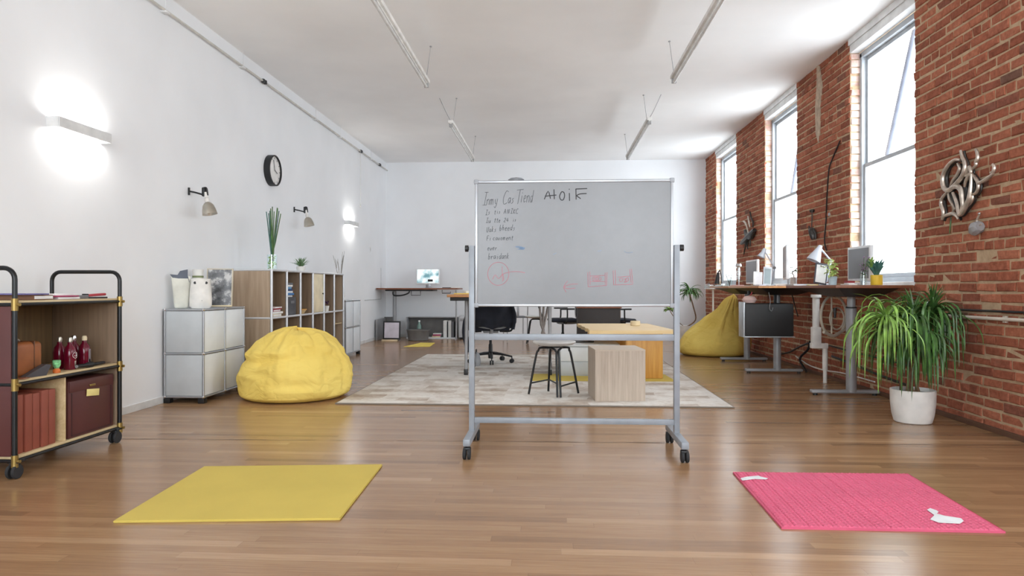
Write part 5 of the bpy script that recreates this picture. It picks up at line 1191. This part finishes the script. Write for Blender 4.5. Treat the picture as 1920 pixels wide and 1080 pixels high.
# computer slung below the middle desk
t = thing('computer_tower', 'black computer case with silver edge slung under the middle desk', 'computer', (2.47, 7.69, .44))
G().box(-.275, .265, 0, .19, .012, .385, .012, 3).build('case', plain('matt black case', (30, 29, 29), .5), t)
G().box(-.292, -.2755, 0, .20, .0, .40, .003).box(-.275, .28, 0, .20, 0, .0115, .002).build('cradle', plain('silver cradle', (186, 190, 194), .35, .5), t)
g = G()
for x in (-.18, .12): g.box(x-.015, x+.015, .18, .198, .385, .53, .002)
g.build('hanger', BLACK, t)
G().tube(smooth_path([(-.02, -.008, .53), (.0, -.012, .42), (-.01, -.012, .33), (.015, -.01, .30), (.03, -.01, .34)], 5), .0045, 6).build('cable', plain('grey cable', (120, 120, 120), .6), t)
g = G(); g.lathe([(0, 0), (.05, .005), (.07, .04), (.05, .075), (0, .09)], (0, 0, 0), 18, sq=(1.2, .8)); b = thing('cloth_bundle', 'pale pink cloth bundle tucked beside the slung black computer', 'cloth', (2.27, 7.785, .826)); g.build('cloth', plain('pale pink cloth', (214, 184, 176), .9), b)
G().tube([(0, 0, .085), (0.02, 0, .10), (.03, .0, .13)], .006, 6).build('tie', REDM, b)
# plywood board, white pipe and hoop by the wall
b = thing('plywood_board', 'tan plywood board against the bricks under the nearest desk', 'board', (3.05, 6.15, .62)); G().box(-.008, .008, -.32, .42, 0, .26, .001).build('board', plain('tan plywood', (150, 108, 70), .7, 0, .1, 4), b)
t = thing('waste_pipe', 'white offset pipe standing by the brick wall behind the desk', 'pipe', (2.93, 7.22, 0)); of = Vector((0, 7.22, 0))
def W(px, py, Y=7.22): p = onY(px, py, Y); return p-Vector((2.93, 7.22, 0))
a, c = W(1530, 556), W(1530, 642)
G().tube([a, c], .036, 14).lathe([(0, -.01), (.052, -.01), (.052, .02), (0, .02)], (a.x, 0, a.z), 20).build('upper_pipe', CERW, t)
a = W(1520, 645); c = W(1551, 653); G().box(a.x, c.x, -.035, .035, c.z, a.z+.01, .006).box(W(1522, 600).x, W(1538, 600).x, -.036, .036, W(0, 642).z, W(0, 608).z, .006).build('bracket', CERW, t)
a, c = W(1547, 653), W(1547, 694); G().tube([a, (c.x, c.y, c.z)], .027, 12).tube([(a.x, 0, c.z), (a.x, 0, .0)], .02, 10).build('lower_pipe', CERW, t)
t = thing('cable_hoop', 'white double hoop hanging under the desks near the bricks', 'hoop', (2.88, 6.90, .72))
def H_(px, py): return onY(px, py, 6.9)-Vector((2.88, 6.90, .72))
WT = plain('cream plastic hoop', (190, 182, 166), .5)
c0 = H_(1563, 592)
G().tube([c0+Vector((.165*math.cos(k*math.pi/20), .10*math.cos(k*math.pi/20), .205*math.sin(k*math.pi/20))) for k in range(40)], .013, 8, closed=True).build('outer_hoop', WT, t)
G().tube([c0+Vector((.045+.09*math.cos(k*math.pi/16), .03+.05*math.cos(k*math.pi/16), -.03+.11*math.sin(k*math.pi/16))) for k in range(32)], .008, 8, closed=True).build('inner_hoop', WT, t)
G().tube([c0+Vector((-.13, -.08, -.16)), c0+Vector((0, 0, -.205)), c0+Vector((.15, .08, -.14))], .016, 8).build('lower_bar', WT, t)
G().tube([c0+Vector((0, 0, .2)), c0+Vector((.0, 0, .24))], .006, 6).tube([c0+Vector((-.02, 0, .2)), c0+Vector((-.02, 0, -.18))], .008, 6).build('hanger', WT, t)
G().tube([c0+Vector((.0, -.03, .08)), c0+Vector((.0, -.03, -.02))], [.018, .012], 8).build('hook', BLACK, t)
def wallcable(label, pix, X, r, mat):
    P = [onX(px, py, X+.012*math.sin(i*2.1)) for i, (px, py) in enumerate(pix)]; c = P[0].copy(); g = G(); g.tube([p-c for p in smooth_path(P, 6)], r, 6)
    solo(g, 'cable', mat, label, 'cable', c)
wallcable('thick black cable looping along the bricks below the middle desk', [(1455, 664), (1478, 661), (1500, 650), (1522, 642), (1540, 645)], 3.02, .012, BLACK)
wallcable('black cable hanging down to the floor left of the white pipe', [(1519, 640), (1515, 655), (1503, 667), (1500, 676), (1508, 690), (1512, 697)], 2.98, .014, BLACK)
wallcable('thin white cable sagging along the bricks near the floor', [(1492, 668), (1502, 675), (1520, 686), (1545, 694), (1582, 700), (1640, 716)], 3.03, .007, CERW)
wallcable('thin dark cable hanging down the bricks below the middle window', [(1485, 552), (1490, 572), (1496, 593)], 3.045, .007, BLACK)
wallcable('dark conduit running along the bricks behind the nearest desk column', [(1555, 648), (1600, 660), (1650, 672), (1720, 690)], 3.035, .009, IRONK)
wallcable('lower dark conduit sloping along the bricks towards the big white pot', [(1560, 668), (1600, 683), (1640, 700), (1700, 722)], 3.05, .012, IRONK)
wallcable('thin black cable hanging on the brick pier between the two nearer windows', [(1575, 264), (1560, 300), (1554, 321), (1550, 380), (1549, 410), (1546, 451), (1550, 470)], RW-.016, .008, BLACK)
wallcable('thin black cable running diagonally behind the nearest desk column', [(1592, 608), (1610, 600), (1640, 586), (1668, 576)], 3.02, .006, BLACK)

# ---- wall sculptures
def sculpture(name, label, origin, sc, strokes, base, X=RW-.035):
    def at(u, v, d=0): return onX(origin[0]+u/sc, origin[1]+v/sc, X-d)
    c = at(*base); t = thing(name, label, 'sculpture', (RW, c.y, c.z))
    for nm, mat, r0, depth, pts in strokes:
        P = smooth_path([at(u, v, depth)-Vector((RW, c.y, c.z)) for u, v in pts], 5); n_ = len(P)
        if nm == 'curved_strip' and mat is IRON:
            G().tube([p+Vector((.024, .004, -.006)) for p in P], r0*.95, 8).build('back_shade_strip', IRONK, t)  # dark tube behind: plate depth, with its shade put into the colour
        G().tube(P, [max(.003, 1.25*r0*(.6+.55*math.sin(math.pi*min(1, (i+1)/n_)))) for i in range(n_)], 8).build(nm, mat, t)
    return t
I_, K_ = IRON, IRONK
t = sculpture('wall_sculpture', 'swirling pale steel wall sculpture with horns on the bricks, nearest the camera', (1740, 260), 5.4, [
 ('curved_strip', I_, .013, .01, [(330, 120), (345, 180), (372, 240), (372, 310), (345, 385), (290, 455), (215, 520), (165, 500), (148, 430), (160, 350), (205, 270), (270, 215), (330, 215)]),
 ('curved_strip', I_, .014, .012, [(160, 505), (200, 530), (250, 495), (300, 485), (335, 520), (345, 600), (350, 680), (325, 770)]),
 ('curved_strip', I_, .010, .0, [(300, 250), (320, 300), (295, 370), (250, 430), (225, 490)]),
 ('curved_strip', I_, .010, .01, [(190, 545), (145, 600), (132, 660), (155, 730), (150, 790), (140, 822)]),
 ('curved_strip', I_, .010, .012, [(150, 790), (200, 770), (250, 758), (290, 780), (305, 815)]),
 ('curved_strip', I_, .008, .0, [(205, 545), (215, 610), (260, 680), (265, 720), (240, 755)]),
 ('curved_strip', I_, .012, .014, [(250, 545), (290, 640), (325, 770), (400, 650), (425, 560), (436, 460), (438, 360)]),
 ('curved_strip', I_, .010, .01, [(438, 350), (415, 380), (385, 430), (370, 490)]),
 ('curved_strip', I_, .009, .01, [(375, 380), (400, 330), (420, 285), (435, 340), (400, 375), (375, 380)]),
 ('horn', I_, .010, .02, [(480, 105), (500, 150), (503, 200), (488, 240), (485, 270), (450, 305)]),
 ('curved_strip', I_, .009, .006, [(445, 355), (480, 400), (508, 450), (505, 510), (480, 555), (440, 560)]),
 ('horn', I_, .010, .02, [(505, 450), (560, 430), (620, 390), (665, 350)]),
 ('horn', I_, .009, .02, [(655, 255), (672, 290), (660, 335), (630, 345)]),
 ('curved_strip', I_, .009, .0, [(455, 575), (445, 620), (415, 665), (350, 750)]),
 ('back_shade_strip', K_, .012, -.015, [(240, 255), (190, 380), (200, 490), (240, 520)]), ('back_shade_strip', K_, .012, -.015, [(330, 260), (330, 340), (300, 420)]),  # dark strips stand in for the shade behind the pale ones
 ('back_shade_strip', K_, .014, -.015, [(165, 560), (160, 640), (185, 740)]), ('back_shade_strip', K_, .014, -.015, [(230, 540), (280, 650), (320, 760)]), ('back_shade_strip', K_, .013, -.015, [(395, 430), (390, 540), (380, 620)]),
 ('back_shade_strip', K_, .012, -.015, [(470, 420), (520, 480), (470, 590), (420, 690)]), ('tail', LEAF, .004, 0, [(233, 790), (228, 860), (218, 960)])], (330, 500))
t = sculpture('wall_sculpture', 'small grey stone hanging from a curled hook on the bricks', (1740, 260), 5.4, [
 ('hook', I_, .006, 0, [(525, 765), (505, 800), (495, 840), (510, 880), (540, 865)]), ('stone', GREYST, .034, -.005, [(530, 885), (490, 905), (455, 960)]), ('peg', CHROME, .009, -.01, [(520, 755), (526, 768)])], (500, 860))
t = sculpture('wall_sculpture', 'dark tangled metal bird sculpture on the brick pier past the middle window', (1360, 370), 8, [
 ('wing', I_, .012, .01, [(270, 360), (300, 380), (325, 440), (345, 540)]), ('wing', I_, .012, .01, [(340, 280), (355, 360), (370, 450)]), ('wing', K_, .010, 0, [(370, 210), (385, 300), (415, 370), (415, 450)]),
 ('body', K_, .034, 0, [(440, 490), (380, 560), (310, 630), (240, 690)]), ('body', K_, .03, -.005, [(300, 500), (330, 570), (390, 600), (430, 520)]), ('leg', K_, .009, 0, [(300, 670), (300, 740), (275, 860)]), ('leg', K_, .009, 0, [(320, 660), (335, 780)]), ('leg', K_, .008, .01, [(375, 640), (372, 740)]), ('leg', K_, .008, 0, [(345, 660), (330, 740)])], (340, 560))
t = sculpture('wall_sculpture', 'dark metal pod hanging from a wire on the brick pier by middle desk', (1360, 370), 8, [
 ('wire', K_, .005, 0, [(1300, 190), (1300, 320), (1290, 470)]), ('disc', K_, .022, -.01, [(1300, 185), (1302, 225)]), ('pod', K_, .030, 0, [(1285, 480), (1310, 540), (1320, 630)]), ('claw', K_, .009, 0, [(1255, 430), (1265, 490), (1300, 480)]), ('claw', K_, .009, 0, [(1320, 470), (1350, 540), (1355, 630)])], (1300, 500))
g = G(); p = onX(1555, 402, RW-.008); g.lathe([(0, 0), (.02, 0), (.016, .01), (0, .012)], (0, 0, 0), 14, M=Matrix.Rotation(R_(-90), 4, 'Y')); solo(g, 'wall_hook', GREYST, 'small round metal hook on the brick pier beside the hanging pod', 'hook', p)

# ---- plants on the floor
t = thing('potted_plant', 'large drooping long-leaved plant in a white pot by the brick wall', 'plant', (2.70, 5.15, 0))
G().lathe([(0, 0), (.118, 0), (.126, .006), (.140, .06), (.150, .15), (.152, .242), (.143, .245), (.140, .20), (0, .20)], (0, 0, 0), 48).build('pot', CERW, t)
G().lathe([(0, .215), (.139, .215)], (0, 0, 0), 32).build('soil', SOIL, t)
rr = random.Random(11)
heads = []
def HP(px, py, Y): p = onY(px, py, Y); return p-Vector((2.70, 5.15, 0))
spec = [(1660, 600, 4.98, 80, .52, 1), (1692, 632, 5.08, 60, .44, 0), (1712, 598, 5.10, 70, .52, 0), (1748, 590, 5.16, 120, .56, 0), (1736, 640, 5.00, 80, .46, 0), (1684, 590, 5.2, 50, .46, 1), (1720, 640, 5.2, 60, .42, 0)]
def keep_off_wall(g, lim):
    for v in g.b.verts:
        if v.co.x > lim: e = v.co.x-lim; v.co.y -= e*.7; v.co.z -= e*.3; v.co.x = lim-.004*abs(math.sin(v.co.z*40))
for k, (px, py, Y, n_, L, light) in enumerate(spec):
    h = HP(px, py, Y); b0 = Vector((rr.uniform(-.07, .07), rr.uniform(-.06, .06), .21))
    G().tube(smooth_path([b0, b0.lerp(h, .4)+Vector((rr.uniform(-.05, .05), rr.uniform(-.03, .03), .02)), h], 5), [.011]*5+[.009]*6, 8).build('stem', STEM, t)
    g = G()
    for m in range(n_):
        a = rr.random()*6.283; q = rr.random()
        if q < .55: rise, dr = rr.uniform(.3, 1.2), rr.uniform(2.4, 3.6)
        elif q < .85: rise, dr = rr.uniform(-.5, .4), rr.uniform(1.4, 2.4)
        else: rise, dr = rr.uniform(1.0, 1.45), rr.uniform(.8, 1.8)
        Lm = L*rr.uniform(.6, 1.15)*(.62 if q >= .85 else 1)
        if math.cos(a) > .3: Lm *= .8
        g.leaf(h+Vector((0, 0, rr.uniform(-.07, .04))), a, Lm, rr.uniform(.012, .022), rise, dr, 11, .3)
    if k in (3, 2):
        for m in range(16): a = rr.random()*6.283; g.leaf(h, a, rr.uniform(.17, .26), .018, rr.uniform(1.2, 1.5), rr.uniform(.1, .5), 6, .3)
    keep_off_wall(g, RW-.06-2.70)
    g.build('foliage', LEAFL if light else LEAF, t)
t = thing('potted_plant', 'spiky dracaena plant in the back right corner behind the bean bag', 'plant', (2.50, 12.6, 0)); of = Vector((2.50, 12.6, 0))
G().lathe([(0, 0), (.12, 0), (.15, .30), (.14, .30), (.13, .27), (0, .27)], (0, 0, 0), 28).build('pot', CERW, t)
def QP(px, py, Y=12.6): return onY(px, py, Y)-of
h = QP(1293, 552)
G().tube(smooth_path([(0, 0, .26), QP(1304, 600), QP(1300, 575), h], 5), .012, 8).build('stem', STEM, t)
g = G()
for m in range(52):
    a = rr.random()*6.283; rise = rr.uniform(.1, 1.45); Lm = .42*rr.uniform(.6, 1.1)
    g.leaf(h, a, Lm*(.75 if math.cos(a) > .4 else 1), .032, rise, rr.uniform(.8, 2.4), 8, .3)
g.build('foliage', LEAF, t)
h2 = QP(1256, 582); G().tube(smooth_path([(0, 0, .26), QP(1275, 606), QP(1262, 592), h2], 5), .007, 6).build('stem', STEM, t)
g = G()
for m in range(14): a = rr.random()*6.283; g.leaf(h2, a, .13, .05, rr.uniform(-.2, .9), .8, 5, .3)
g.build('foliage', LEAFL, t)
